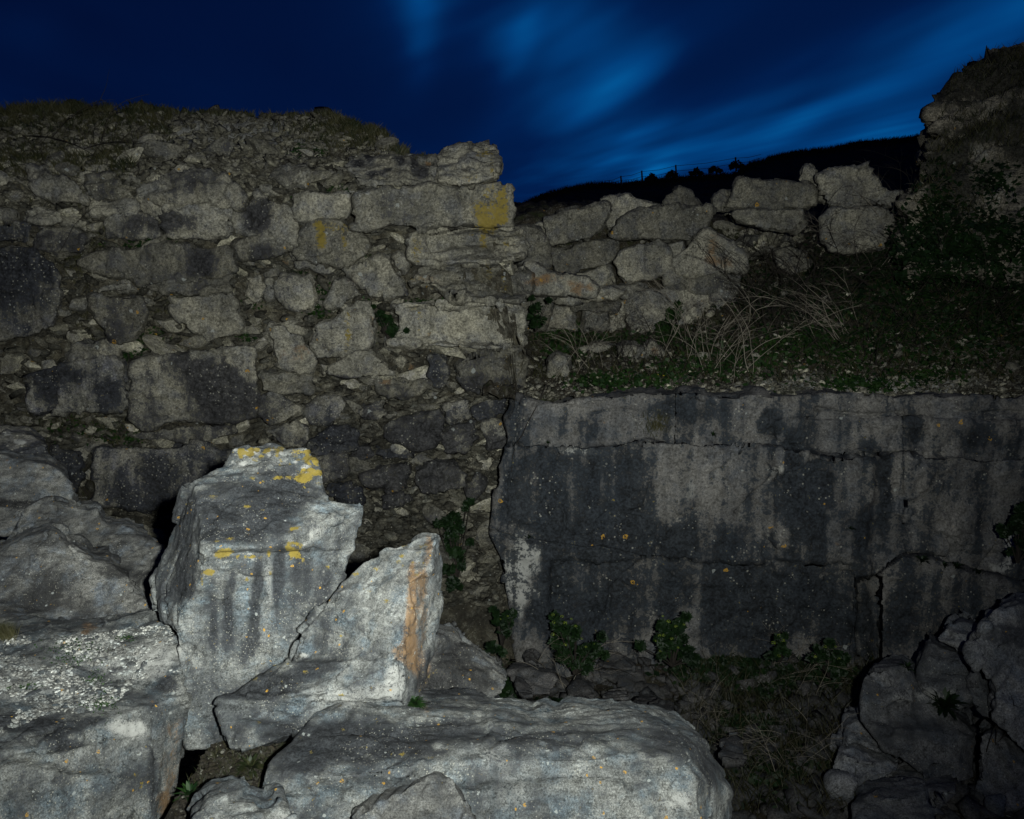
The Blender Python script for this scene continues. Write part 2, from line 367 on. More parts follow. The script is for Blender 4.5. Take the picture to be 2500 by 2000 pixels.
def remesh(v, f, vox):
    me = bpy.data.meshes.new('tmp'); me.from_pydata([tuple(p) for p in v], [], f); me.update()
    bm = bmesh.new(); bm.from_mesh(me); bmesh.ops.recalc_face_normals(bm, faces=bm.faces); bm.to_mesh(me); bm.free()
    o = bpy.data.objects.new('tmp', me); col.objects.link(o)
    md = o.modifiers.new('r', 'REMESH'); md.mode = 'VOXEL'; md.voxel_size = vox
    dg = bpy.context.evaluated_depsgraph_get(); e = o.evaluated_get(dg); m2 = e.to_mesh()
    n = len(m2.vertices); V = np.empty(n * 3); m2.vertices.foreach_get('co', V); V = V.reshape(-1, 3)
    nl = len(m2.loops); L = np.empty(nl, np.int32); m2.loops.foreach_get('vertex_index', L)
    Q = L.reshape(-1, 4)
    e.to_mesh_clear(); bpy.data.objects.remove(o); bpy.data.meshes.remove(me)
    return V, Q
def normals(v, f):
    a, b, c, d = (v[f[:, i]] for i in range(4))
    n = np.cross(c - a, d - b); N = np.zeros_like(v)
    for i in range(4): np.add.at(N, f[:, i], n)
    return N / (np.linalg.norm(N, axis=1)[:, None] + 1e-12)
def smooth(v, f, it=1, k=.5):
    for _ in range(it):
        S = np.zeros_like(v); C = np.zeros(len(v))
        for i in range(4):
            j = (i + 1) % 4
            np.add.at(S, f[:, i], v[f[:, j]]); np.add.at(C, f[:, i], 1)
            np.add.at(S, f[:, j], v[f[:, i]]); np.add.at(C, f[:, j], 1)
        v = v * (1 - k) + k * S / np.maximum(C, 1)[:, None]
    return v
def build_solid(polys, thick, shrink=.85, sink=0.0):
    """polys: lists of (px,py,d); the silhouette loop is carried back to give the stone its body"""
    idx = {}; V = []; T = []
    def vid(p):
        k = (round(p[0], 1), round(p[1], 1), round(p[2], 3))
        if k not in idx: idx[k] = len(V); V.append(P(*p))
        return idx[k]
    for poly in polys:
        ids = [vid(p) for p in poly]
        for t in geometry.tessellate_polygon([[Vector((p[0], p[1], 0)) for p in poly]]):
            T.append([ids[i] for i in t])
    cnt = {}
    for t in T:
        for a, b in ((t[0], t[1]), (t[1], t[2]), (t[2], t[0])):
            cnt[(min(a, b), max(a, b))] = cnt.get((min(a, b), max(a, b)), 0) + 1
    be = [e for e, c in cnt.items() if c == 1]
    bv = sorted({i for e in be for i in e})
    cen = np.mean([V[i] for i in bv], axis=0)
    back = {}
    for i in bv:
        r = V[i] - CAM; r = r / r[1]; r[2] *= .35
        q = V[i] + r * thick; c2 = cen + (cen - CAM) / (cen - CAM)[1] * thick
        q[0] = c2[0] + (q[0] - c2[0]) * shrink; q[2] = c2[2] + (q[2] - c2[2]) * shrink - sink
        q[1] += random.uniform(-.12, .12) * thick
        back[i] = len(V); V.append(q)
    cc = len(V); V.append(np.mean([V[j] for j in back.values()], axis=0))
    Fc = list(T)
    for a, b in be:
        Fc.append([a, b, back[b], back[a]]); Fc.append([back[a], back[b], cc])
    return np.array(V), Fc
def rock(name, polys, thick, vox, mat, label, cat='boulder', group=None, amp=.03, fsc=4.0, famp=.04, strat=0.0, stdir=(0.15, .1, 1.0), stfreq=16,
         fine=.006, big=0.0, blobs=(), cracks=(), seed=0, shrink=.85, sink=0, sm=1, lump=.0, kind=None):
    random.seed(seed + 5)
    v, f = build_solid(polys, thick, shrink, sink)
    v, q = remesh(v, f, vox)
    if sm: v = smooth(v, q, sm)
    n = normals(v, q); s = np.array([seed * 3.7, seed * 1.3, seed * 2.1])
    d = amp * fbm(v * 2.2 + s, 4, seed) + famp * facet(v * fsc + s + .35 * np.stack([fbm(v * 3, 2, 5), fbm(v * 3, 2, 6), fbm(v * 3, 2, 7)], 1), seed)
    d += fine * fbm(v * 18 + s, 3, seed + 9)
    if big: d += big * facet(v * fsc * .42 + s * 1.7 + .15 * np.stack([fbm(v * 4, 2, 5), fbm(v * 4, 2, 6), fbm(v * 4, 2, 7)], 1), seed + 31)
    if lump: d += lump * fbm(v * 1.0 + s, 2, seed + 3)
    if strat:
        sd = np.array(stdir); sd = sd / np.linalg.norm(sd)
        t = v @ sd * stfreq + 1.3 * fbm(v * 1.5 + s, 3, 3)
        lay = vnoise(np.stack([t, 0 * t + seed, .12 * (v @ np.array([1, 0, 0])) * stfreq], 1), 8)
        d += strat * lay
    v = v + n * d[:, None]
    if cracks: v = carve(v, n, cracks)
    o = mesh_from(name, v, q, mat, attrs=paint(v, blobs))
    if kind: tag(o, kind=kind)
    else: tag(o, label, cat, group)
    return o
def bvh_of(objs, zmax=None):
    vs = []; fs = []; off = 0
    for o in objs:
        me = o.data; n = len(me.vertices); V = np.empty(n * 3); me.vertices.foreach_get('co', V); V = V.reshape(-1, 3) + np.array(o.location)
        vs += V.tolist(); fs += [[off + i for i in p.vertices] for p in me.polygons if zmax is None or V[p.vertices[0], 2] < zmax]; off += n
    return BVHTree.FromPolygons(vs, fs)
def hit(bvh, px, py):
    r = Vector(ray(px, py)).normalized()
    l, n, i, d = bvh.ray_cast(Vector(CAM), r)
    return l, n
# ------------------------------------------------------------------ the terrain sheets
def ip(x, pts):
    xs, ys = zip(*pts); return np.interp(x, xs, ys)
def sheet(name, PX, PY, D, mat, amp=.08, famp=.06, fsc=3.0, fine=.02, blobs=(), cracks=(), seed=1, extra=None, kind='structure', lowz=0):
    h, w = PX.shape
    X = (PX - 1250) / F; Y = -(PY - 1000) / F
    r = np.stack([X, CT + Y * ST, -ST + Y * CT], -1)
    v = (CAM + r * (D / r[..., 1])[..., None]).reshape(-1, 3)
    i = np.arange(h * w).reshape(h, w)
    q = np.stack([i[:-1, :-1], i[1:, :-1], i[1:, 1:], i[:-1, 1:]], -1).reshape(-1, 4)
    n = normals(v, q)
    if (n @ np.array([0, -1, .6])).mean() < 0: q = q[:, ::-1]; n = -n
    s = seed * 2.3
    d = amp * fbm(v * 1.1 + s, 5, seed) + famp * facet(v * fsc + s + .4 * np.stack([fbm(v * 3, 2, 5), fbm(v * 3, 2, 6), fbm(v * 3, 2, 7)], 1), seed) + fine * fbm(v * 9, 3, 4)
    v = v + n * d[:, None]
    if cracks: v = carve(v, n, cracks)
    return tag(mesh_from(name, v, q, mat, attrs=paint(v, blobs)), kind=kind)

CREST = [(-260, 268), (0, 262), (150, 252), (330, 257), (430, 271), (560, 275), (700, 280), (800, 276), (870, 302), (930, 322), (985, 362), (1030, 384), (1062, 400), (1078, 470), (1200, 480), (1212, 560), (1245, 640), (1262, 860), (1300, 930)]
def wall_depth(px, py):
    px = np.asarray(px, float); py = np.asarray(py, float)
    d = 12.35 + np.maximum(430 - py, 0) * .015 + np.maximum(px - 1262, 0) * .03
    tal = np.clip((px - 560) / 200, 0, 1)
    d = d - tal * np.clip((py - 1000) / 500, 0, 1.6) * 1.1
    return d
PW = [  # growth, drips and some painted-in shade on the quarry wall: (what, px, py, rx, ry, strength)
    ('dark', 60, 700, 90, 90, .9), ('dark', 30, 650, 70, 50, .6), ('dark', 630, 535, 40, 45, .9), ('dark', 490, 640, 45, 35, .8), ('dark', 410, 545, 60, 30, .35),
    ('dark', 480, 440, 50, 30, .4), ('dark', 360, 555, 70, 30, .45), ('dark', 180, 590, 45, 30, .5), ('dark', 30, 565, 60, 26, .5), ('dark', 250, 455, 40, 40, .3),
    ('dark', 530, 940, 75, 60, .9), ('dark', 560, 1000, 60, 45, .7), ('dark', 440, 880, 50, 30, .4), ('dark', 120, 930, 60, 60, .8), ('dark', 270, 970, 30, 50, .8), ('dark', 190, 910, 50, 20, .6),
    ('dark', 290, 780, 60, 60, .35), ('dark', 600, 1050, 60, 30, .2), ('dark', 390, 1150, 60, 40, .7), ('dark', 160, 1150, 60, 60, .7), ('dark', 340, 1220, 70, 40, .5),
    ('dark', 870, 400, 14, 8, 1.0), ('dark', 910, 425, 20, 8, 1.0), ('dark', 975, 395, 12, 10, 1.0), ('dark', 1010, 405, 10, 22, .9), ('dark', 1030, 425, 12, 12, 1.1), ('dark', 940, 415, 14, 6, 1.0), ('dark', 900, 388, 10, 8, .9),  # shadowed holes of the pitted block, painted on as dark spots
    ('dark', 820, 1065, 60, 30, .8), ('dark', 830, 930, 30, 12, .8), ('dark', 1150, 930, 80, 22, .5), ('dark', 1060, 900, 50, 40, .45), ('dark', 900, 1080, 60, 50, .5), ('dark', 1180, 1000, 60, 40, .6),  # last dab paints in the recess shadow left of the cliff edge
    ('dark', 1100, 1200, 150, 120, .3), ('dark', 900, 1300, 200, 120, .35), ('dark', 60, 1050, 200, 40, .5), ('dark', 1000, 1500, 300, 150, .4),
    ('dark', 1180, 870, 60, 30, .3), ('dark', 640, 620, 40, 18, .7),  # second dab is the overhung slab's underside shadow, put into the colour
    ('yellow', 1182, 500, 38, 50, .75), ('yellow', 1232, 510, 20, 50, .75), ('yellow', 1205, 545, 40, 14, .45), ('yellow', 1180, 378, 26, 13, .6), ('yellow', 1205, 410, 8, 26, .55), ('yellow', 1138, 430, 24, 8, .5),
    ('yellow', 780, 568, 13, 44, .62), ('yellow', 812, 555, 38, 12, .55), ('yellow', 842, 580, 12, 30, .55), ('yellow', 775, 600, 16, 30, .45), ('yellow', 1015, 605, 14, 32, .62), ('yellow', 1186, 585, 14, 30, .55), ('yellow', 1236, 598, 8, 18, .55), ('yellow', 1150, 570, 30, 14, .3),
    ('yellow', 1195, 665, 12, 40, .52), ('yellow', 1230, 690, 10, 30, .45), ('yellow', 1010, 755, 22, 14, .45), ('yellow', 1025, 775, 8, 50, .38), ('yellow', 848, 810, 10, 45, .58), ('yellow', 1240, 870, 10, 20, .4), ('yellow', 1020, 680, 20, 10, .4),
    ('rust', 1045, 397, 12, 8, 1.0), ('rust', 720, 880, 50, 40, .45), ('rust', 730, 860, 25, 20, .35), ('rust', 905, 800, 12, 40, .6), ('rust', 940, 935, 26, 9, .8), ('rust', 880, 975, 40, 14, .5), ('rust', 1000, 900, 14, 20, .8),
    ('rust', 690, 640, 30, 8, .6), ('rust', 380, 660, 30, 20, .4), ('rust', 520, 672, 90, 8, .4), ('rust', 960, 1320, 60, 20, .7), ('rust', 30, 900, 30, 30, .4), ('rust', 830, 650, 12, 10, .5), ('rust', 1040, 680, 40, 14, .5), ('rust', 860, 690, 18, 10, .5),
    ('rust', 1310, 690, 30, 22, .85), ('rust', 1400, 700, 22, 22, .8), ('rust', 1440, 700, 18, 16, .7), ('rust', 1345, 675, 40, 20, .5), ('rust', 1740, 600, 28, 45, .75), ('rust', 1775, 640, 30, 22, .6), ('rust', 1600, 850, 14, 20, .7),
    ('pale', 860, 470, 20, 12, .8), ('pale', 900, 468, 16, 8, .8), ('pale', 980, 590, 30, 26, .4), ('pale', 1160, 585, 25, 18, .4), ('pale', 1110, 1010, 30, 60, .3), ('pale', 470, 555, 50, 20, .35), ('pale', 700, 545, 20, 40, .4), ('pale', 300, 930, 40, 20, .4),
    ('pale', 520, 320, 220, 50, .55), ('pale', 680, 350, 200, 70, .55), ('pale', 860, 400, 60, 30, .3), ('pale', 400, 360, 160, 40, .3), ('pale', 1280, 790, 30, 10, .0), ('pale', 1420, 580, 90, 30, .25), ('pale', 1540, 550, 70, 25, .35), ('pale', 1240, 790, 40, 30, .2), ('pale', 1080, 590, 20, 20, .2),
]
PW += [('dark', 300, 1200, 420, 130, .35), ('dark', 960, 1200, 380, 200, .45), ('dark', 1080, 1080, 180, 90, .3), ('dark', 200, 950, 300, 120, .18)]  # damp-dark lower stone, plus shade of the rubble recess painted in
PW = [b for b in PW if b[5] > 0]
nx, ny = 330, 300
px = np.linspace(-260, 1345, nx)[None, :].repeat(ny, 0)
cr = ip(px, CREST)
t = np.linspace(0, 1, ny)[:, None]
py = cr + (1900 - cr) * t ** 1.0
D = wall_depth(px, py)
nb = 14                                        # plateau behind the crest
pxb = px[:1].repeat(nb, 0); db = D[:1] + np.linspace(9, .25, nb)[:, None]
zc = 2.4 + (-(cr[:1] - 700) / F) * D[:1]
pyb = 700 - (zc - 2.4) / db * F * .985
PX = np.vstack([pxb, px]); PY = np.vstack([pyb, py]); DD = np.vstack([db, D])
quarry_wall = sheet('quarry_wall', PX, PY, DD, M['matrix'], amp=.08, famp=.24, fsc=4.0, fine=.035, blobs=PW, seed=3)

# right-hand cliff, cut by the quarrymen, with a ledge on top
XL = [(940, 1262), (979, 1258), (1012, 1240), (1086, 1238), (1109, 1232), (1180, 1216), (1252, 1206), (1297, 1203), (1340, 1219), (1427, 1229), (1512, 1249), (1620, 1262), (1750, 1270)]
YT = [(1200, 980), (1362, 981), (1427, 967), (1645, 960), (1898, 969), (2073, 966), (2287, 972), (2500, 969), (2800, 965)]
def sst(x, a, b):
    t = np.clip((x - a) / (b - a), 0, 1); return t * t * (3 - 2 * t)
def cliff_depth(px, py):
    py = py + 4 * fbm(np.stack([px / 45, py * 0, px * 0], -1).reshape(-1, 3), 3, 15).reshape(px.shape)
    seam = np.interp(px, [1230, 1500, 1560, 1850, 2100, 2300, 2500], [1086, 1085, 1073, 1085, 1112, 1112, 1118])
    d = 11.32 - .30 * sst(py, seam - 4, seam + 4)
    d = d + .14 * sst(py, 1366, 1372) * (1 - sst(px, 2060, 2090)) * sst(px, 1335, 1350)
    shelf = np.interp(px, [2150, 2205, 2300, 2400, 2500, 2800], [1395, 1355, 1380, 1402, 1422, 1450])
    d = d - .42 * sst(py, shelf - 5, shelf + 5) * sst(px, 2140, 2152)
    d = d + .45 * sst(px, 2088, 2096) * (1 - sst(px, 2138, 2146)) * sst(py, 1400, 1420)
    d = d - .10 * sst(px, 1800, 1960) * sst(py, 1090, 1100) * (1 - sst(px, 2120, 2140))
    d = d - .25 * np.clip((py - 1560) / 100, 0, 2)
    d = d - .06 * sst(px, 1640, 1646) * (1 - sst(py, seam - 6, seam)) - .08 * sst(py, 1020, 1026) * sst(px, 1880, 1900)
    d = d - .05 * (1 - sst(py, 1340, 1350)) * sst(px, 2205, 2215)
    return d
PC = [('dark', 1300, 1200, 60, 110, .4), ('dark', 1450, 1190, 70, 110, .4), ('dark', 1400, 1290, 150, 60, .3), ('dark', 1560, 1200, 50, 80, .35), ('dark', 1500, 1320, 120, 60, .5), ('dark', 1700, 1320, 120, 50, .45),
      ('dark', 1980, 1260, 60, 130, .8), ('dark', 1930, 1120, 22, 60, .8), ('dark', 1880, 1040, 30, 40, .9), ('dark', 1700, 1450, 330, 90, .5), ('dark', 1900, 1520, 180, 110, .5), ('dark', 1500, 1520, 90, 60, .3), ('dark', 1350, 1520, 60, 90, .5),
      ('dark', 2165, 1180, 20, 120, .8), ('dark', 2120, 1290, 60, 60, .3), ('dark', 2400, 1060, 70, 30, .5), ('dark', 2230, 1050, 24, 30, .5), ('dark', 1660, 1000, 90, 22, .4), ('dark', 1380, 1040, 90, 30, .3), ('dark', 1240, 1200, 12, 90, .8),
      ('dark', 2230, 1500, 60, 60, .35), ('dark', 2350, 1500, 60, 90, .25), ('dark', 2130, 1100, 18, 30, .5), ('dark', 1480, 1420, 60, 60, .35), ('dark', 2115, 1520, 24, 110, .6),  # final dab paints shade into the narrow brown recess
      ('pale', 1270, 1400, 48, 90, 1.1), ('pale', 1290, 1350, 34, 30, .8), ('pale', 1250, 1450, 24, 50, .7), ('pale', 1400, 1100, 60, 14, .7), ('pale', 1440, 1110, 50, 12, .5), ('pale', 1690, 1210, 22, 44, .6), ('pale', 1680, 1150, 16, 40, .35),
      ('pale', 1890, 1145, 30, 14, .8), ('pale', 1810, 1230, 22, 14, .5), ('pale', 2470, 1330, 26, 55, 1.2), ('pale', 2440, 1385, 40, 18, 1.1), ('pale', 2320, 1160, 120, 70, .25), ('pale', 2080, 1120, 60, 30, .4), ('pale', 2000, 1040, 40, 30, .25), ('pale', 1960, 1190, 14, 10, .6),
      ('rust', 1337, 1180, 8, 110, .45), ('rust', 2050, 1330, 18, 10, .6), ('rust', 1475, 1032, 8, 6, .7), ('rust', 1630, 1220, 16, 100, .25), ('rust', 2115, 1520, 26, 100, .5), ('rust', 2100, 1100, 20, 10, .35), ('rust', 2350, 1290, 90, 60, .2)]
CC = [([(1238, 1086), (1300, 1084), (1380, 1086), (1470, 1085)], 2.2, .14), ([(1470, 1085), (1530, 1078), (1600, 1080), (1660, 1076), (1760, 1084), (1850, 1090)], 2.5, .12), ([(1268, 975), (1260, 1060), (1250, 1110), (1249, 1170), (1240, 1230), (1228, 1280), (1210, 1300)], 2.0, .12),
      ([(1206, 1300), (1260, 1318), (1330, 1330), (1400, 1335), (1500, 1348), (1580, 1362), (1700, 1367)], 3, .12), ([(1645, 962), (1648, 1030), (1640, 1070)], 3, .08), ([(2060, 1106), (2200, 1108), (2320, 1106), (2400, 1116), (2500, 1120)], 2.2, .13), ([(1880, 1060), (1920, 1090), (2000, 1096), (2060, 1104)], 2.2, .1),
      ([(2146, 1400), (2143, 1480), (2150, 1560), (2130, 1620)], 4, .12), ([(1480, 1500), (1490, 1440), (1520, 1400), (1560, 1380)], 4, .09), ([(1500, 1235), (1520, 1255), (1560, 1262)], 2.5, .06), ([(1590, 1180), (1575, 1240), (1540, 1252)], 3, .06), ([(1375, 1240), (1378, 1290), (1368, 1320)], 2.5, .08), ([(1260, 1280), (1256, 1310)], 3, .05), ([(1255, 1250), (1275, 1200)], 2.5, .05),
      ([(2235, 1275), (2270, 1290), (2275, 1320)], 2, .05), ([(2430, 1330), (2400, 1370), (2390, 1390)], 3, .08), ([(1900, 1150), (1850, 1200), (1800, 1250)], 4, .08), ([(1440, 1010), (1520, 1000), (1560, 1006)], 2.2, .08), ([(1320, 974), (1420, 978), (1480, 972)], 2.5, .08), ([(1680, 968), (1740, 972), (1800, 968)], 3, .08), ([(1990, 1000), (2080, 1010), (2200, 1010)], 3, .1), ([(2330, 1000), (2400, 1008), (2500, 1004)], 2.5, .08)]
ny, nx = 210, 420
tt = np.linspace(0, 1, ny)[:, None]
yy = 962 + (1760 - 962) * tt
s = np.concatenate([np.linspace(-.10, 0, 24, endpoint=False), np.linspace(0, 1, nx - 24) ** 1.0])[None, :]
xl = ip(yy, XL)
ss_ = np.maximum(s, 0)
px = xl + ss_ * (2800 - xl) + 0 * s
yt = ip(px, YT) + 5 * fbm(np.stack([px / 60, px * 0, px * 0], -1).reshape(-1, 3), 4, 5).reshape(px.shape)
py = np.maximum(yt + (yy - 962) * (1760 - yt) / (1760 - 962), 0)
D = cliff_depth(px, py)
side = np.maximum(-s, 0) * 22
D = D + side
px = px + np.maximum(-s, 0) * 120
zed = py
# the return face goes back at constant height
py = np.where(side > 0, 700 + (py - 700) * (D - side) / D, py)
nb = 22
dbk = np.linspace(2.4, .06, nb)[:, None]
PXb = px[:1].repeat(nb, 0); Db = D[:1] + dbk; PYb = 700 + (py[:1] - 700) * D[:1] / Db - dbk * 2
PX = np.vstack([PXb, px]); PY = np.vstack([PYb, py]); DD = np.vstack([Db, D])
cliff = sheet('cliff_face', PX, PY, DD, M['cliff'], amp=.08, famp=.09, fsc=2.0, fine=.014, blobs=PC, cracks=CC, seed=7)

# slope above the ledge, terrace behind
cx = [1180, 1300, 1500, 1700, 1900, 2100, 2300, 2650]
rows = [([992, 992, 985, 978, 980, 980, 980, 978], [11.5] * 8),
        ([962, 960, 952, 946, 940, 934, 930, 925], [11.9, 11.9, 11.9, 11.9, 11.9, 11.9, 11.8, 11.7]),
        ([905, 900, 890, 876, 862, 850, 838, 820], [13.4, 13.4, 13.3, 13.1, 13.0, 12.9, 12.6, 12.4]),
        ([840, 835, 830, 800, 760, 730, 705, 690], [15.0, 15.0, 15.0, 14.7, 14.4, 14.0, 13.6, 13.2]),
        ([760, 750, 750, 735, 700, 650, 620, 600], [15.5, 15.5, 15.5, 15.5, 15.5, 15.4, 14.8, 14.2]),
        ([610, 600, 600, 610, 630, 600, 560, 520], [15.9, 15.9, 15.9, 16.3, 16.5, 16.4, 15.6, 15.0]),
        ([540, 520, 520, 535, 560, 560, 520, 480], [16.6, 16.6, 16.6, 17.2, 17.6, 17.6, 16.8, 16.0]),
        ([520, 505, 505, 515, 540, 545, 500, 470], [21, 21, 21, 21, 21, 21, 19, 18]),
        ([500, 500, 500, 505, 520, 520, 480, 460], [27, 27, 27, 27, 27, 27, 24, 22])]
R = len(rows); C = len(cx)
ru = np.linspace(0, R - 1, 250); cu = np.linspace(cx[0], cx[-1], 260)
Ym = np.array([r[0] for r in rows], float); Dm = np.array([r[1] for r in rows], float)
def up(A):
    B = np.array([np.interp(cu, cx, row) for row in A]); return np.array([np.interp(ru, np.arange(R), B[:, j]) for j in range(len(cu))]).T
slope = sheet('slope', cu[None, :].repeat(len(ru), 0), up(Ym), up(Dm), M['soil'], amp=.16, famp=.16, fsc=2.6, fine=.05, seed=11,
              blobs=[('pale', 2000, 945, 300, 22, 1.1), ('pale', 2250, 940, 160, 26, .8), ('pale', 2400, 870, 90, 40, .5), ('dark', 1500, 900, 260, 60, .3), ('pale', 1640, 960, 90, 8, .6), ('dark', 2100, 640, 300, 80, .5), ('pale', 2120, 810, 200, 40, .25)])
# quarry floor and the bank the photographer stands on
gx = np.linspace(-14, 26, 240); gy = np.linspace(-3, 16, 180)
GX, GY = np.meshgrid(gx, gy)
edge = lambda x: 4.0 + 2.7 * (1 - sst(x, -4.2, -1.8))
bankz = lambda x, y: -.04 - 2.0 * sst(y, edge(x), edge(x) + 1.0) - 1.1 * sst(y, edge(x) + .6, edge(x) + 3.6)
GZ = bankz(GX, GY)
low = 1 - sst(GX, -1.95, -1.62) * (1 - sst(GX, -1.12, -.85))
GZ = GZ - .75 * low * (1 - sst(GY, 4.2, 4.9))
GZ = np.minimum(GZ, -.7 - 2.4 * sst(GX, .9, 2.4) + 10 * (GX < .9))
v = np.stack([GX, GY, GZ], -1).reshape(-1, 3)
far = sst(v[:, 1], 4.2, 6.5)
v[:, 2] += (.02 + .10 * far) * fbm(v * 1.1, 4, 2) + (.03 + .14 * far) * facet(v * 2.2 + .3, 4) + .015 * fbm(v * 7, 2, 3)
i = np.arange(v.shape[0]).reshape(GX.shape)
q = np.stack([i[:-1, :-1], i[:-1, 1:], i[1:, 1:], i[1:, :-1]], -1).reshape(-1, 4)
ground = tag(mesh_from('ground', v, q, M['soil'], attrs=paint(v, [])), kind='structure')
v = np.array([[-300, -150, -5.5], [300, -150, -5.5], [300, 320, -5.5], [-300, 320, -5.5]], float)
tag(mesh_from('terrain', v, [[0, 1, 2, 3]], M['soil']), kind='structure')
# the far hill
HC = [(900, 560), (1180, 540), (1258, 512), (1297, 487), (1336, 473), (1382, 460), (1447, 448), (1525, 448), (1590, 440), (1655, 433), (1706, 430), (1784, 424), (1817, 408), (1832, 399), (1897, 379), (1946, 370), (2027, 362), (2092, 348), (2190, 339), (2284, 326), (2500, 300), (2900, 272)]
nx, ny = 300, 60
px = np.linspace(900, 2900, nx)[None, :].repeat(ny, 0); t = np.linspace(0, 1, ny)[:, None]
cr = ip(px, HC); py = 560 + (cr - 560) * t ** .8; py[:1] = 620
D = 24 + 34 * t + 0 * px
D2 = D[-1:] + np.array([[6.], [14.]]); Y2 = cr[:1].repeat(2, 0) + np.array([[14.], [60.]])
hill = sheet('hill', np.vstack([px, px[:2]]), np.vstack([py, Y2]), np.vstack([D, D2]), M['hill'], amp=.10, famp=.10, fsc=1.0, fine=.05, seed=9)

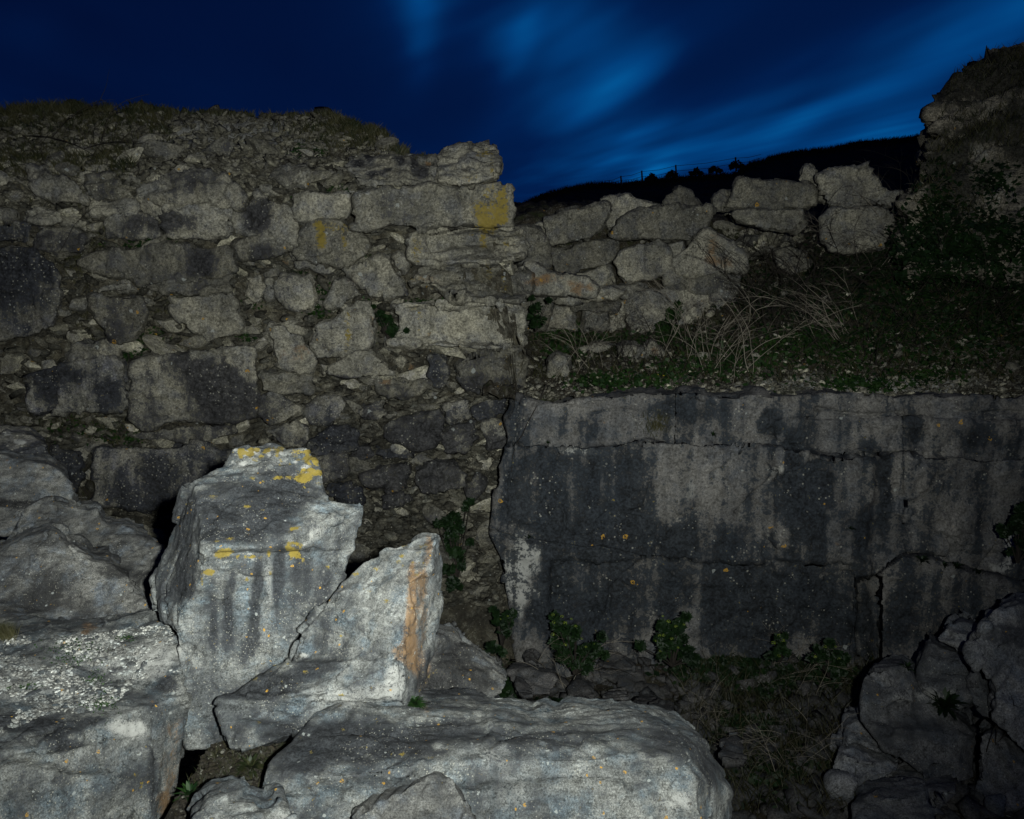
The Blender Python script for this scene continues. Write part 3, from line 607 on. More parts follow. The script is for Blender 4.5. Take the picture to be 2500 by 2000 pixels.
# ------------------------------------------------------------------ stone blocks
SCR = {1: (0, 200), 2: (600, 240), 3: (0, 600), 4: (600, 700), 5: (1200, 300), 6: (1800, 100), 7: (1200, 700), 8: (1800, 600), 9: (0, 1000), 10: (1800, 1440), 11: (1200, 1440), 12: (0, 1440), 0: (0, 0)}
def T(c, pts):
    if c == 0: return list(pts)
    ox, oy = SCR[c]; return [(ox + x * .32468, oy + y * .32468) for x, y in pts]
GW = 'stone blocks of the left quarry wall'
WB = [
 (1, 1, 'pale tan block with one sharp upper corner, leftmost of the top row', -.1, 0, [(235,640),(380,680),(500,720),(600,790),(640,850),(640,900),(520,905),(380,870),(290,850),(225,800),(240,735)]),
 (2, 1, 'slope-shouldered grey block in the top row, right of the sharp-cornered one', 0, 0, [(650,680),(820,685),(910,740),(960,800),(1030,870),(1020,885),(880,890),(720,900),(660,860),(645,780)]),
 (3, 1, 'long humped dark-topped boulder, the widest stone of the top left row', -.05, 0, [(1040,820),(1080,770),(1300,710),(1400,690),(1480,660),(1700,700),(1760,790),(1830,880),(1820,935),(1760,945),(1560,940),(1430,910),(1300,900),(1180,895),(1080,890),(1040,870)]),
 (4, 1, 'low pale slab with a small brown stain, lying under the slope-shouldered grey block', 0, 0, [(710,900),(1010,895),(1020,990),(860,1005),(710,995)]),
 (5, 1, 'dark speckled square block under the low pale slab', 0, 0, [(800,1010),(1000,990),(1160,1020),(1180,1150),(1060,1165),(820,1170),(795,1150)]),
 (6, 1, 'block with a black drip-stained top and a pale crusted foot, under the long humped boulder', -.05, 0, [(1230,930),(1480,930),(1740,960),(1720,1090),(1680,1160),(1540,1185),(1300,1180),(1240,1130),(1225,1040)]),
 (7, 1, 'small flat slab bridging the narrow upright gap at the left edge', -.12, 0, [(210,960),(450,980),(455,1060),(300,1070),(200,1050)]),
 (8, 1, 'thin wedge of stone just right of the flat bridging slab', 0, 0, [(455,1000),(640,1050),(655,1130),(560,1110),(455,1065)]),
 (9, 1, 'block with a black diagonal stain, right of the narrow upright gap', 0, 0, [(275,1080),(430,1085),(500,1100),(640,1150),(640,1260),(600,1300),(400,1280),(280,1260)]),
 (10, 1, 'low dark block cut by the left edge of the picture, left of the narrow gap', 0, 1, [(-60,1065),(200,1060),(235,1080),(225,1200),(-60,1200)]),
 (11, 0, 'pale stone with a large black triangular stain, right of the drip-stained block', 0, 0, [(565,521),(604,505),(632,475),(665,487),(714,513),(720,565),(722,594),(700,600),(660,590),(600,575),(570,560)]),
 (12, 0, 'flat-topped slab with a shadowed hollow underside, below the triangular stain', -.05, 0, [(578,596),(636,573),(700,596),(724,610),(700,618),(640,628),(590,630)]),
 (13, 3, 'huge rounded block covered in black growth, cut by the left edge', -.15, 1, [(-60,20),(150,10),(260,50),(400,130),(430,250),(445,430),(420,520),(350,620),(200,690),(-60,695)]),
 (14, 3, 'wide mottled brown and grey block above the thin bedded slabs', 0, 0, [(600,130),(740,60),(1000,30),(1150,10),(1340,0),(1560,10),(1700,10),(1760,100),(1770,200),(1600,240),(1300,260),(1050,290),(1000,230),(850,240),(700,210)]),
 (15, 3, 'stack of thin pale bedding layers sloping up to the right', -.05, 0, [(1060,300),(1300,270),(1740,215),(1760,270),(1700,330),(1400,370),(1250,350),(1080,320)]),
 (16, 3, 'blue-grey block with a dark top edge, hanging over a small leafy hollow', -.15, 0, [(700,380),(850,385),(1010,370),(1060,400),(1110,500),(1060,620),(980,690),(860,695),(780,600),(700,520),(680,440)]),
 (17, 3, 'wedge-bottomed grey block beneath the thin bedding layers', -.05, 0, [(1300,380),(1740,340),(1790,460),(1820,600),(1800,660),(1680,680),(1550,730),(1480,660),(1340,560),(1290,470)]),
 (18, 3, 'wide block with black drips and white specks, lower left of the wall', -.1, 1, [(200,950),(560,880),(880,850),(930,900),(950,1080),(970,1180),(900,1250),(600,1230),(300,1270),(220,1240),(210,1100)]),
 (19, 3, 'bedded slab lying on top of the wide black-dripped block', 0, 0, [(510,800),(540,740),(800,700),(880,770),(890,840),(700,860),(560,880),(500,900)]),
 (20, 3, 'largest squared block of the wall, its right half black', -.18, 0, [(1000,900),(1200,840),(1500,790),(1910,755),(1925,850),(1920,1290),(1700,1320),(1400,1330),(1240,1350),(1100,1370),(1000,1320),(980,1240),(985,1050)]),
 (21, 3, 'flaky tan ledge directly under the largest squared block', .05, 0, [(980,1410),(1240,1370),(1560,1335),(1760,1345),(1780,1420),(1500,1500),(1180,1480),(1000,1450)]),
 (22, 9, 'broad dark block low in the wall, directly behind the tall foreground rock', -.1, 1, [(720,290),(1000,300),(1500,290),(1720,330),(1720,430),(1550,560),(1390,700),(1220,720),(1080,745),(900,720),(740,690),(730,600),(700,400)]),
 (23, 9, 'upright brown-grey stone left of the broad dark block behind the tall rock', 0, 1, [(420,300),(600,330),(620,500),(560,600),(480,560),(410,420)]),
 (24, 2, 'overhanging topmost block jutting into the sky at the end of the wall', -.35, 0, [(1440,435),(1550,395),(1700,375),(1800,358),(1865,368),(1890,450),(1895,570),(1700,650),(1600,668),(1470,665),(1430,600),(1450,540)]),
 (25, 2, 'pitted block full of black holes, left of the overhanging topmost block', -.1, 0, [(770,440),(960,450),(1250,430),(1430,440),(1455,540),(1425,620),(1400,665),(1000,670),(860,665),(830,600),(760,520)]),
 (26, 2, 'long block with a thick orange lichen end, sticking out under the overhanging one', -.35, 0, [(850,730),(900,690),(1250,678),(1600,672),(1980,675),(2000,750),(2018,830),(2005,960),(1960,970),(1800,960),(1600,950),(1440,945),(1300,980),(1080,960),(880,1000),(800,970),(850,900),(830,830)]),
 (27, 2, 'plain tan block left of the long orange-ended one', -.1, 0, [(370,740),(730,735),(770,740),(750,850),(700,920),(600,900),(420,910),(355,880)]),
 (28, 2, 'trapezoid block with a mustard lichen streak down its left side', -.15, 0, [(500,930),(700,925),(770,970),(890,1040),(910,1130),(880,1180),(720,1260),(560,1240),(420,1200),(360,1170),(400,1060),(430,990)]),
 (29, 2, 'long block with yellow lichen at both ends, third course from the top', -.3, 0, [(1205,1050),(1300,1000),(1500,985),(1800,985),(2030,980),(2100,1040),(2120,1110),(2080,1190),(1900,1230),(1700,1245),(1300,1250),(1220,1200),(1220,1120)]),
 (30, 2, 'block with a split flaky left end and two yellow streaks, fourth course from the top', -.3, 0, [(1290,1310),(1450,1240),(1700,1250),(1900,1260),(2100,1280),(2150,1330),(2150,1460),(2040,1520),(1800,1515),(1600,1510),(1500,1450),(1400,1400),(1220,1390)]),
 (31, 2, 'peaked brown-grey boulder left of the split flaky block', -.15, 0, [(770,1280),(900,1260),(1000,1180),(1060,1200),(1150,1330),(1220,1430),(1210,1490),(1080,1500),(930,1480),(900,1420),(830,1380)]),
 (32, 2, 'egg-shaped pale boulder in the middle of the wall', -.1, 0, [(220,1380),(350,1350),(460,1360),(520,1500),(500,1590),(380,1610),(310,1560),(240,1450)]),
 (33, 2, 'leaning rust-tinged slab between the egg-shaped and the peaked boulder', -.05, 0, [(600,1540),(650,1430),(730,1370),(830,1400),(870,1480),(700,1560),(620,1580)]),
 (34, 2, 'bright angular stone fallen into the gap left of the third course', -.2, 0, [(1100,1220),(1150,1140),(1230,1240),(1200,1300),(1140,1290)]),
 (35, 4, 'long squared block with a smooth brown patch on its right half, fifth course', -.25, 0, [(1100,150),(1300,140),(1600,140),(1950,125),(2060,150),(2085,200),(2085,430),(1900,450),(1600,445),(1350,450),(1200,460),(1060,450),(1080,400),(1160,350),(1160,240)]),
 (36, 4, 'upright block with one yellow drip, left of the leafy gap', -.15, 0, [(640,250),(700,180),(850,130),(930,130),(960,220),(970,330),(960,400),(900,460),(720,500),(540,525),(500,450),(510,320)]),
 (37, 4, 'rounded boulder with a rusty orange lower half', -.1, 0, [(200,280),(300,300),(420,420),(500,500),(520,590),(480,640),(400,645),(230,600),(200,480),(180,350)]),
 (38, 4, 'low triangular stone below the one with the yellow drip', -.12, 0, [(560,650),(700,560),(830,480),(950,470),(1000,520),(1080,600),(1130,670),(900,690),(750,690)]),
 (39, 4, 'tall grey corner block at the foot of the stacked courses', -.25, 0, [(1600,570),(1750,500),(1900,470),(2070,450),(2090,600),(2100,760),(1980,780),(1700,780),(1600,720),(1590,620)]),
 (40, 4, 'small upright stone beside a dark cleft, left of the grey corner block', -.05, 1, [(1370,520),(1450,500),(1510,560),(1510,680),(1440,750),(1380,700)]),
 (41, 4, 'brown oblong stone under the rusty rounded boulder', -.1, 0, [(120,640),(400,650),(490,670),(490,790),(320,800),(130,790)]),
 (42, 4, 'plain diamond-shaped grey stone, right of the largest squared block', -.1, 0, [(100,850),(240,800),(300,840),(420,890),(400,950),(300,1000),(200,1040),(110,990),(80,930)]),
 (43, 4, 'dark rounded stone right of the diamond-shaped one', 0, 1, [(540,850),(700,830),(760,900),(700,980),(620,1020),(500,1020),(450,940)]),
 (44, 4, 'orange-topped stone with a row of drill-like holes', -.05, 0, [(950,700),(1130,700),(1380,710),(1400,760),(1300,800),(1150,840),(1000,790)]),
 (45, 4, 'broad speckled boulder pointing downwards in the lower rubble', -.12, 0, [(1050,1050),(1300,970),(1460,920),(1470,1050),(1400,1180),(1300,1200),(1150,1160),(1060,1120)]),
 (46, 4, 'small dark block right above the broad speckled boulder', 0, 1, [(1490,900),(1650,870),(1700,960),(1640,1020),(1500,1010)]),
 (47, 4, 'squarish black-spotted block right of the broad speckled boulder', -.08, 0, [(1450,1080),(1700,1040),(1740,1150),(1640,1240),(1500,1240),(1460,1160)]),
 (48, 4, 'smooth brown-grey block just right of the yellow-crusted peak of the tall rock', -.12, 0, [(520,1280),(740,1270),(760,1380),(700,1440),(570,1460),(550,1380)]),
 (49, 4, 'stained low block behind the right shoulder of the tall rock', -.08, 1, [(630,1480),(780,1470),(860,1530),(870,1600),(740,1620),(640,1580)]),
 (50, 4, 'grooved slab leaning up to the right in the lower rubble', -.08, 0, [(880,1430),(1000,1400),(1160,1340),(1220,1350),(1170,1460),(1060,1510),(900,1500)]),
 (51, 4, 'smooth domed boulder right of the grooved slab', -.12, 0, [(1280,1380),(1400,1320),(1560,1320),(1640,1400),(1660,1500),(1500,1540),(1320,1540),(1270,1460)]),
 (52, 4, 'small brownish stone under the grooved slab', -.08, 0, [(1040,1580),(1180,1550),(1230,1600),(1180,1650),(1060,1660)]),
 (53, 4, 'bluish block between the diamond-shaped stone and the tall rock', 0, 0, [(170,1100),(300,1040),(460,1060),(480,1180),(400,1230),(260,1200)]),
 (54, 4, 'black bedded stone with a pale streaked edge, above the tall rock\'s right shoulder', -.1, 1, [(510,1150),(560,1110),(740,1050),(850,1100),(820,1180),(700,1260),(560,1240),(490,1180)]),
 (55, 4, 'dark hollow-sided stone left of a small triangular cave', 0, 0, [(780,1210),(940,1190),(970,1260),(900,1330),(790,1330)]),
 (56, 4, 'pale kite-shaped stone near the foot of the right cliff', -.12, 0, [(1680,1500),(1740,1410),(1790,1460),(1720,1580),(1680,1580)]),
 (57, 4, 'tan stone with a mossy foot against the edge of the right cliff', -.05, 0, [(1790,1030),(1960,1020),(1965,1200),(1830,1200),(1790,1100)]),
 (58, 4, 'rough grey stone in the dark recess above the cliff edge', 0, 1, [(1720,880),(1800,850),(1960,850),(1940,950),(1740,1020),(1700,970)]),
 (59, 2, 'small block with a rounded rusty face at the left of the egg-shaped boulder', 0, 0, [(20,1360),(100,1340),(150,1420),(130,1520),(60,1560),(0,1500)]),
 (60, 2, 'slim upright stone beside the egg-shaped boulder', 0, 0, [(155,1370),(190,1370),(200,1500),(160,1520),(150,1430)]),
 (61, 2, 'knobbly tan boulder in the rubble above the plain tan block', 0, 0, [(190,500),(300,480),(440,500),(470,570),(440,640),(280,640),(180,600)]),
 (62, 1, 'dark rust-specked stone cut by the left edge below the rubble slope', 0, 0, [(-40,960),(80,965),(115,1010),(60,1035),(-40,1040)]),
 (63, 3, 'crumbly tan block with grass on its left, under the wide mottled one', .02, 0, [(840,260),(980,260),(1040,340),(860,350),(720,360),(760,300)]),
 (64, 4, 'dark stone full of hollows, left of the smooth domed boulder', 0, 1, [(1000,1210),(1160,1200),(1260,1240),(1200,1300),(1050,1300),(980,1260)]),
 (65, 4, 'honeycombed orange-brown stone in the middle of the lower rubble', -.05, 0, [(850,940),(900,890),(1040,870),(1060,960),(990,1010),(880,990)]),
 (66, 2, 'folded grey slab filling the gap under the trapezoid block', 0, 0, [(330,1190),(420,1210),(560,1250),(700,1270),(620,1330),(500,1300),(400,1280)]),
]
for (k, c, lab, off, dk, pts) in WB:
    p = T(c, pts)
    xs = [a for a, b in p]; ys = [b for a, b in p]; cxm = sum(xs) / len(xs); cym = sum(ys) / len(ys)
    random.seed(k); tx = random.uniform(-.10, .10); ty = random.uniform(-.12, .05)
    w = max(xs) - min(xs); h = max(ys) - min(ys)
    def dp(x, y, extra=0): return float(wall_depth(x, y)) - .22 + off + tx * (x - cxm) / max(w, 1) + ty * (y - cym) / max(h, 1) + extra
    p = [(cxm + (x - cxm) * (1 + 9 / max(w, 50)), cym + (y - cym) * (1 + 8 / max(h, 50))) for x, y in p]
    inner = [(cxm + (x - cxm) * (1 - 6 / max(w, 30)), cym + (y - cym) * (1 - 6 / max(h, 30))) for x, y in p]
    polys = []
    n = len(p)
    for i in range(n):
        a, b = p[i], p[(i + 1) % n]; c_, d_ = inner[(i + 1) % n], inner[i]
        polys.append([(a[0], a[1], dp(*a, .08)), (b[0], b[1], dp(*b, .08)), (c_[0], c_[1], dp(*c_)), (d_[0], d_[1], dp(*d_))])
    polys.append([(x, y, dp(x, y)) for x, y in inner])
    rock('stone_block', polys, .9 if off < -.2 else .6, .03, M['wall_dark'] if dk else M['wall'], lab, 'stone block', GW, amp=.024, famp=.09, fsc=3.6, sm=0, big=.10,
         strat=.034, stfreq=13, fine=.012, blobs=PW, seed=k, shrink=.92, stdir=(random.uniform(-.2, .1), 0, 1))

# fallen blocks on the terrace behind
GT = 'fallen blocks on the terrace behind'
TB = [
 (1, 5, 15.3, 'wide block with a straight top sloping up to the right, just past the wall', [(390,710),(500,690),(700,640),(850,600),(885,620),(885,700),(820,800),(700,890),(520,910),(440,920),(400,850)]),
 (2, 5, 15.9, 'smooth tilted slab behind, wedged between the straight-topped and the pitted block', [(815,590),(900,560),(1030,530),(1080,570),(1260,610),(1270,630),(1130,660),(1030,700),(950,770),(880,800),(850,760),(890,700),(880,610)]),
 (3, 5, 15.2, 'pale pitted block with dark holes and an overhanging right end', [(890,830),(960,750),(1060,680),(1250,640),(1450,625),(1640,622),(1650,660),(1635,770),(1500,890),(1300,880),(1150,870),(950,870)]),
 (4, 5, 15.6, 'small peaked stone sitting on top of the pitted block', [(1280,620),(1310,560),(1390,487),(1500,520),(1545,590),(1550,625),(1400,630)]),
 (5, 5, 15.3, 'broad plain block directly below the straight-topped one', [(415,930),(600,920),(760,890),(945,880),(955,960),(900,1060),(740,1100),(580,1140),(480,1130),(430,1040)]),
 (6, 5, 14.95, 'smooth round-cornered boulder below the pitted block', [(915,1040),(980,970),(1100,920),(1250,895),(1340,950),(1360,1080),(1350,1130),(1200,1180),(1010,1215),(950,1130)]),
 (7, 5, 15.0, 'diamond-shaped boulder crusted with rust-coloured lichen', [(1370,1020),(1500,930),(1600,800),(1640,800),(1800,900),(1900,1000),(1900,1100),(1700,1130),(1530,1150),(1400,1130),(1350,1060)]),
 (8, 6, 15.7, 'big dark flat-topped boulder left of the thin upright spike', [(-40,1180),(0,1050),(40,1030),(200,1045),(420,1060),(530,1075),(590,1150),(600,1240),(400,1250),(100,1245),(-120,1260)]),
 (9, 6, 15.45, 'broad block beneath the big dark flat-topped boulder', [(0,1270),(250,1262),(500,1262),(510,1370),(420,1440),(200,1400),(0,1340),(-70,1300)]),
 (10, 6, 16.3, 'thin upright spike of stone against the black hill', [(455,1055),(500,930),(545,920),(600,1030),(640,1120),(660,1190),(600,1180),(560,1090)]),
 (11, 6, 15.6, 'banded tilted slab with a pointed crest, highest fallen block on the right', [(600,1020),(770,955),(850,965),(1000,905),(1040,990),(1130,1100),(1250,1110),(1270,1150),(1220,1250),(1000,1240),(850,1250),(680,1250),(660,1180)]),
 (12, 6, 15.3, 'large hexagonal block supporting the banded tilted slab', [(640,1330),(700,1260),(900,1250),(1050,1260),(1180,1300),(1240,1420),(1230,1500),(1080,1560),(850,1590),(700,1580),(650,1480)]),
 (13, 5, 13.9, 'low slab covered in rust-red lichen beside the end of the wall', [(255,1060),(330,1060),(420,1120),(500,1160),(600,1140),(720,1170),(800,1240),(780,1290),(500,1300),(320,1300)]),
 (14, 5, 14.6, 'pale upright block in the corner right behind the end of the wall', [(160,790),(290,770),(360,780),(410,900),(430,1060),(300,1070),(200,1060),(150,900)]),
 (15, 5, 14.9, 'long dim block forming the back step behind the leafy shrub', [(1000,1330),(1170,1250),(1640,1260),(1650,1500),(1400,1540),(1060,1590),(1010,1480)]),
 (16, 5, 14.9, 'small squarish dim block left of the long back step', [(700,1400),(880,1400),(880,1560),(700,1560)]),
 (17, 5, 14.9, 'dark streaked block next to the ivy at the end of the wall', [(400,1370),(620,1380),(640,1560),(400,1560)]),
 (18, 7, 13.2, 'pointed brown-grey stone standing among the brambles', [(1070,660),(1150,440),(1210,390),(1280,470),(1360,570),(1350,660),(1150,690)]),
 (19, 5, 14.9, 'small flat stone under the smooth round-cornered boulder', [(905,1240),(1010,1215),(1160,1230),(1100,1290),(1020,1320),(960,1290)]),
 (20, 7, 13.0, 'black leaning slab left of the pointed stone among the brambles', [(1000,650),(1060,520),(1110,450),(1150,440),(1080,650),(1040,690)]),
 (21, 6, 15.4, 'dim broken block half buried at the foot of the hexagonal one', [(1230,1370),(1350,1350),(1400,1440),(1380,1560),(1250,1560),(1235,1490)]),
 (22, 7, 12.9, 'dark rounded boulder in the corner between wall and ledge', [(430,560),(500,510),(570,530),(600,640),(590,760),(430,770),(420,650)]),
 (23, 7, 13.2, 'grey stone half hidden by twigs left of the pointed stone', [(960,450),(1010,430),(1090,440),(1090,500),(1030,560),(970,540)]),
 (24, 6, 16.0, 'small wedge stone in the gap left of the big dark flat-topped boulder', [(-165,1180),(-120,1130),(-50,1140),(-60,1250),(-160,1250)]),
 (25, 8, 12.3, 'pale-topped flat stone lying at the front of the scree ledge', [(160,970),(240,965),(400,960),(380,1010),(280,1050),(170,1040)]),
 (26, 8, 12.7, 'dark flat stone half buried in the scree', [(70,900),(150,850),(210,860),(190,900),(100,925)]),
 (27, 8, 13.9, 'grey stone poking out of the green slope under a bent twig', [(1130,440),(1200,400),(1280,385),(1280,420),(1190,475),(1140,470)]),
 (29, 0, 14.7, 'dark block hidden behind the ivy bush', [(1262,720),(1330,712),(1345,745),(1330,800),(1275,810)]),
 (30, 0, 14.8, 'thin flat slab over the small squarish dim block', [(1395,735),(1440,728),(1505,735),(1505,756),(1430,760),(1398,757)]),
 (31, 0, 14.9, 'narrow upright dim block touching the left end of the long back step', [(1486,745),(1525,730),(1530,800),(1490,812)]),
 (32, 0, 14.5, 'long thin bedded slab just under the rust-red lichened slab', [(1330,702),(1420,708),(1500,700),(1530,712),(1500,732),(1390,734),(1330,726)]),
 (33, 0, 15.1, 'dark low block under the diamond-shaped rusty boulder', [(1640,655),(1735,655),(1810,670),(1800,705),(1740,716),(1620,706)]),
 (34, 0, 15.1, 'small dark stone between the smooth boulder and the diamond-shaped one', [(1630,600),(1665,590),(1680,640),(1660,690),(1625,690)]),
 (35, 0, 15.0, 'dark block at the right end of the long back step', [(1735,714),(1795,705),(1805,770),(1740,785)]),
 (36, 0, 14.2, 'grey stone half sunk among dark twigs below the back step', [(1400,850),(1470,835),(1530,850),(1520,882),(1420,892)]),
 (37, 0, 15.6, 'angular stone filling the gap left of the straight-topped block', [(1285,560),(1325,550),(1340,610),(1345,660),(1300,665)]),
 (38, 0, 15.4, 'flat shaded stone beneath the broad plain block', [(1345,665),(1420,668),(1480,650),(1500,690),(1420,702),(1350,695)]),
 (28, 6, 15.5, 'broken grey block in the scree below the big flat-topped boulder', [(280,1570),(400,1560),(520,1590),(540,1690),(420,1740),(300,1700)]),
]
for (k, c, dep, lab, pts) in TB:
    p = T(c, pts); xs = [a for a, b in p]; ys = [b for a, b in p]; cxm = sum(xs) / len(xs); cym = sum(ys) / len(ys)
    random.seed(k + 100); tx = random.uniform(-.15, .25); ty = random.uniform(-.2, .0)
    w = max(xs) - min(xs); h = max(ys) - min(ys)
    p = [(cxm + (x - cxm) * (1 + 6 / max(w, 50)), cym + (y - cym) * (1 + 6 / max(h, 50))) for x, y in p]
    def dp(x, y, e=0): return dep + e + tx * (x - cxm) / w + ty * (y - cym) / h
    inner = [(cxm + (x - cxm) * (1 - 7 / max(w, 30)), cym + (y - cym) * (1 - 7 / max(h, 30))) for x, y in p]
    polys = []; n = len(p)
    for i in range(n):
        a, b = p[i], p[(i + 1) % n]; c_, d_ = inner[(i + 1) % n], inner[i]
        polys.append([(*a, dp(*a, .12)), (*b, dp(*b, .12)), (*c_, dp(*c_)), (*d_, dp(*d_))])
    polys.append([(x, y, dp(x, y)) for x, y in inner])
    small = w < 45
    rock('fallen_block', polys, .5 if small else .9, .04, M['wall'], lab, 'stone block', GT, sm=0, big=.14, amp=.02, famp=.08, fsc=2.8, strat=.05 if k == 11 else .015,
         stfreq=18 if k == 11 else 12, fine=.012, blobs=PW, seed=k + 200, shrink=.85, stdir=(-.35, 0, 1) if k == 11 else (.1, 0, 1))

# outcrop at the right edge
p = T(6, [(2300,60),(2156,92),(2070,100),(2000,112),(1920,160),(1770,190),(1740,260),(1700,310),(1610,365),(1550,460),(1475,525),(1440,575),(1450,600),(1495,610),(1490,690),(1500,760),(1435,800),(1470,870),(1400,960),(1400,1100),(1330,1180),(1260,1300),(1200,1420),(1180,1560),(1300,1700),(2400,1700),(2400,60)])
def od(x, y): return 13.6 + (560 - y) * .006 - (x - 2300) * .0035
pol = [[(x, y, od(x, y)) for x, y in p]]
rock('outcrop', pol, 4.0, .06, M['crag'], '', kind='structure', amp=.12, famp=.30, fsc=1.8, strat=.20, stfreq=11, fine=.03, stdir=(-.30, 0, 1), seed=40, shrink=.9, lump=.05,
     blobs=[('dark', 2430, 190, 110, 55, .8), ('dark', 2360, 210, 60, 60, .6), ('dark', 2390, 318, 70, 20, .8), ('dark', 2320, 400, 40, 60, .8), ('dark', 2480, 330, 40, 50, .8), ('dark', 2330, 450, 60, 40, .5), ('dark', 2480, 150, 60, 40, .7),
            ('pale', 2400, 262, 60, 16, .5), ('pale', 2340, 300, 40, 20, .35), ('pale', 2378, 366, 44, 24, .7), ('pale', 2440, 450, 70, 44, .6), ('pale', 2295, 490, 34, 30, .6), ('pale', 2440, 290, 40, 20, .5), ('pale', 2290, 230, 20, 30, .3)])
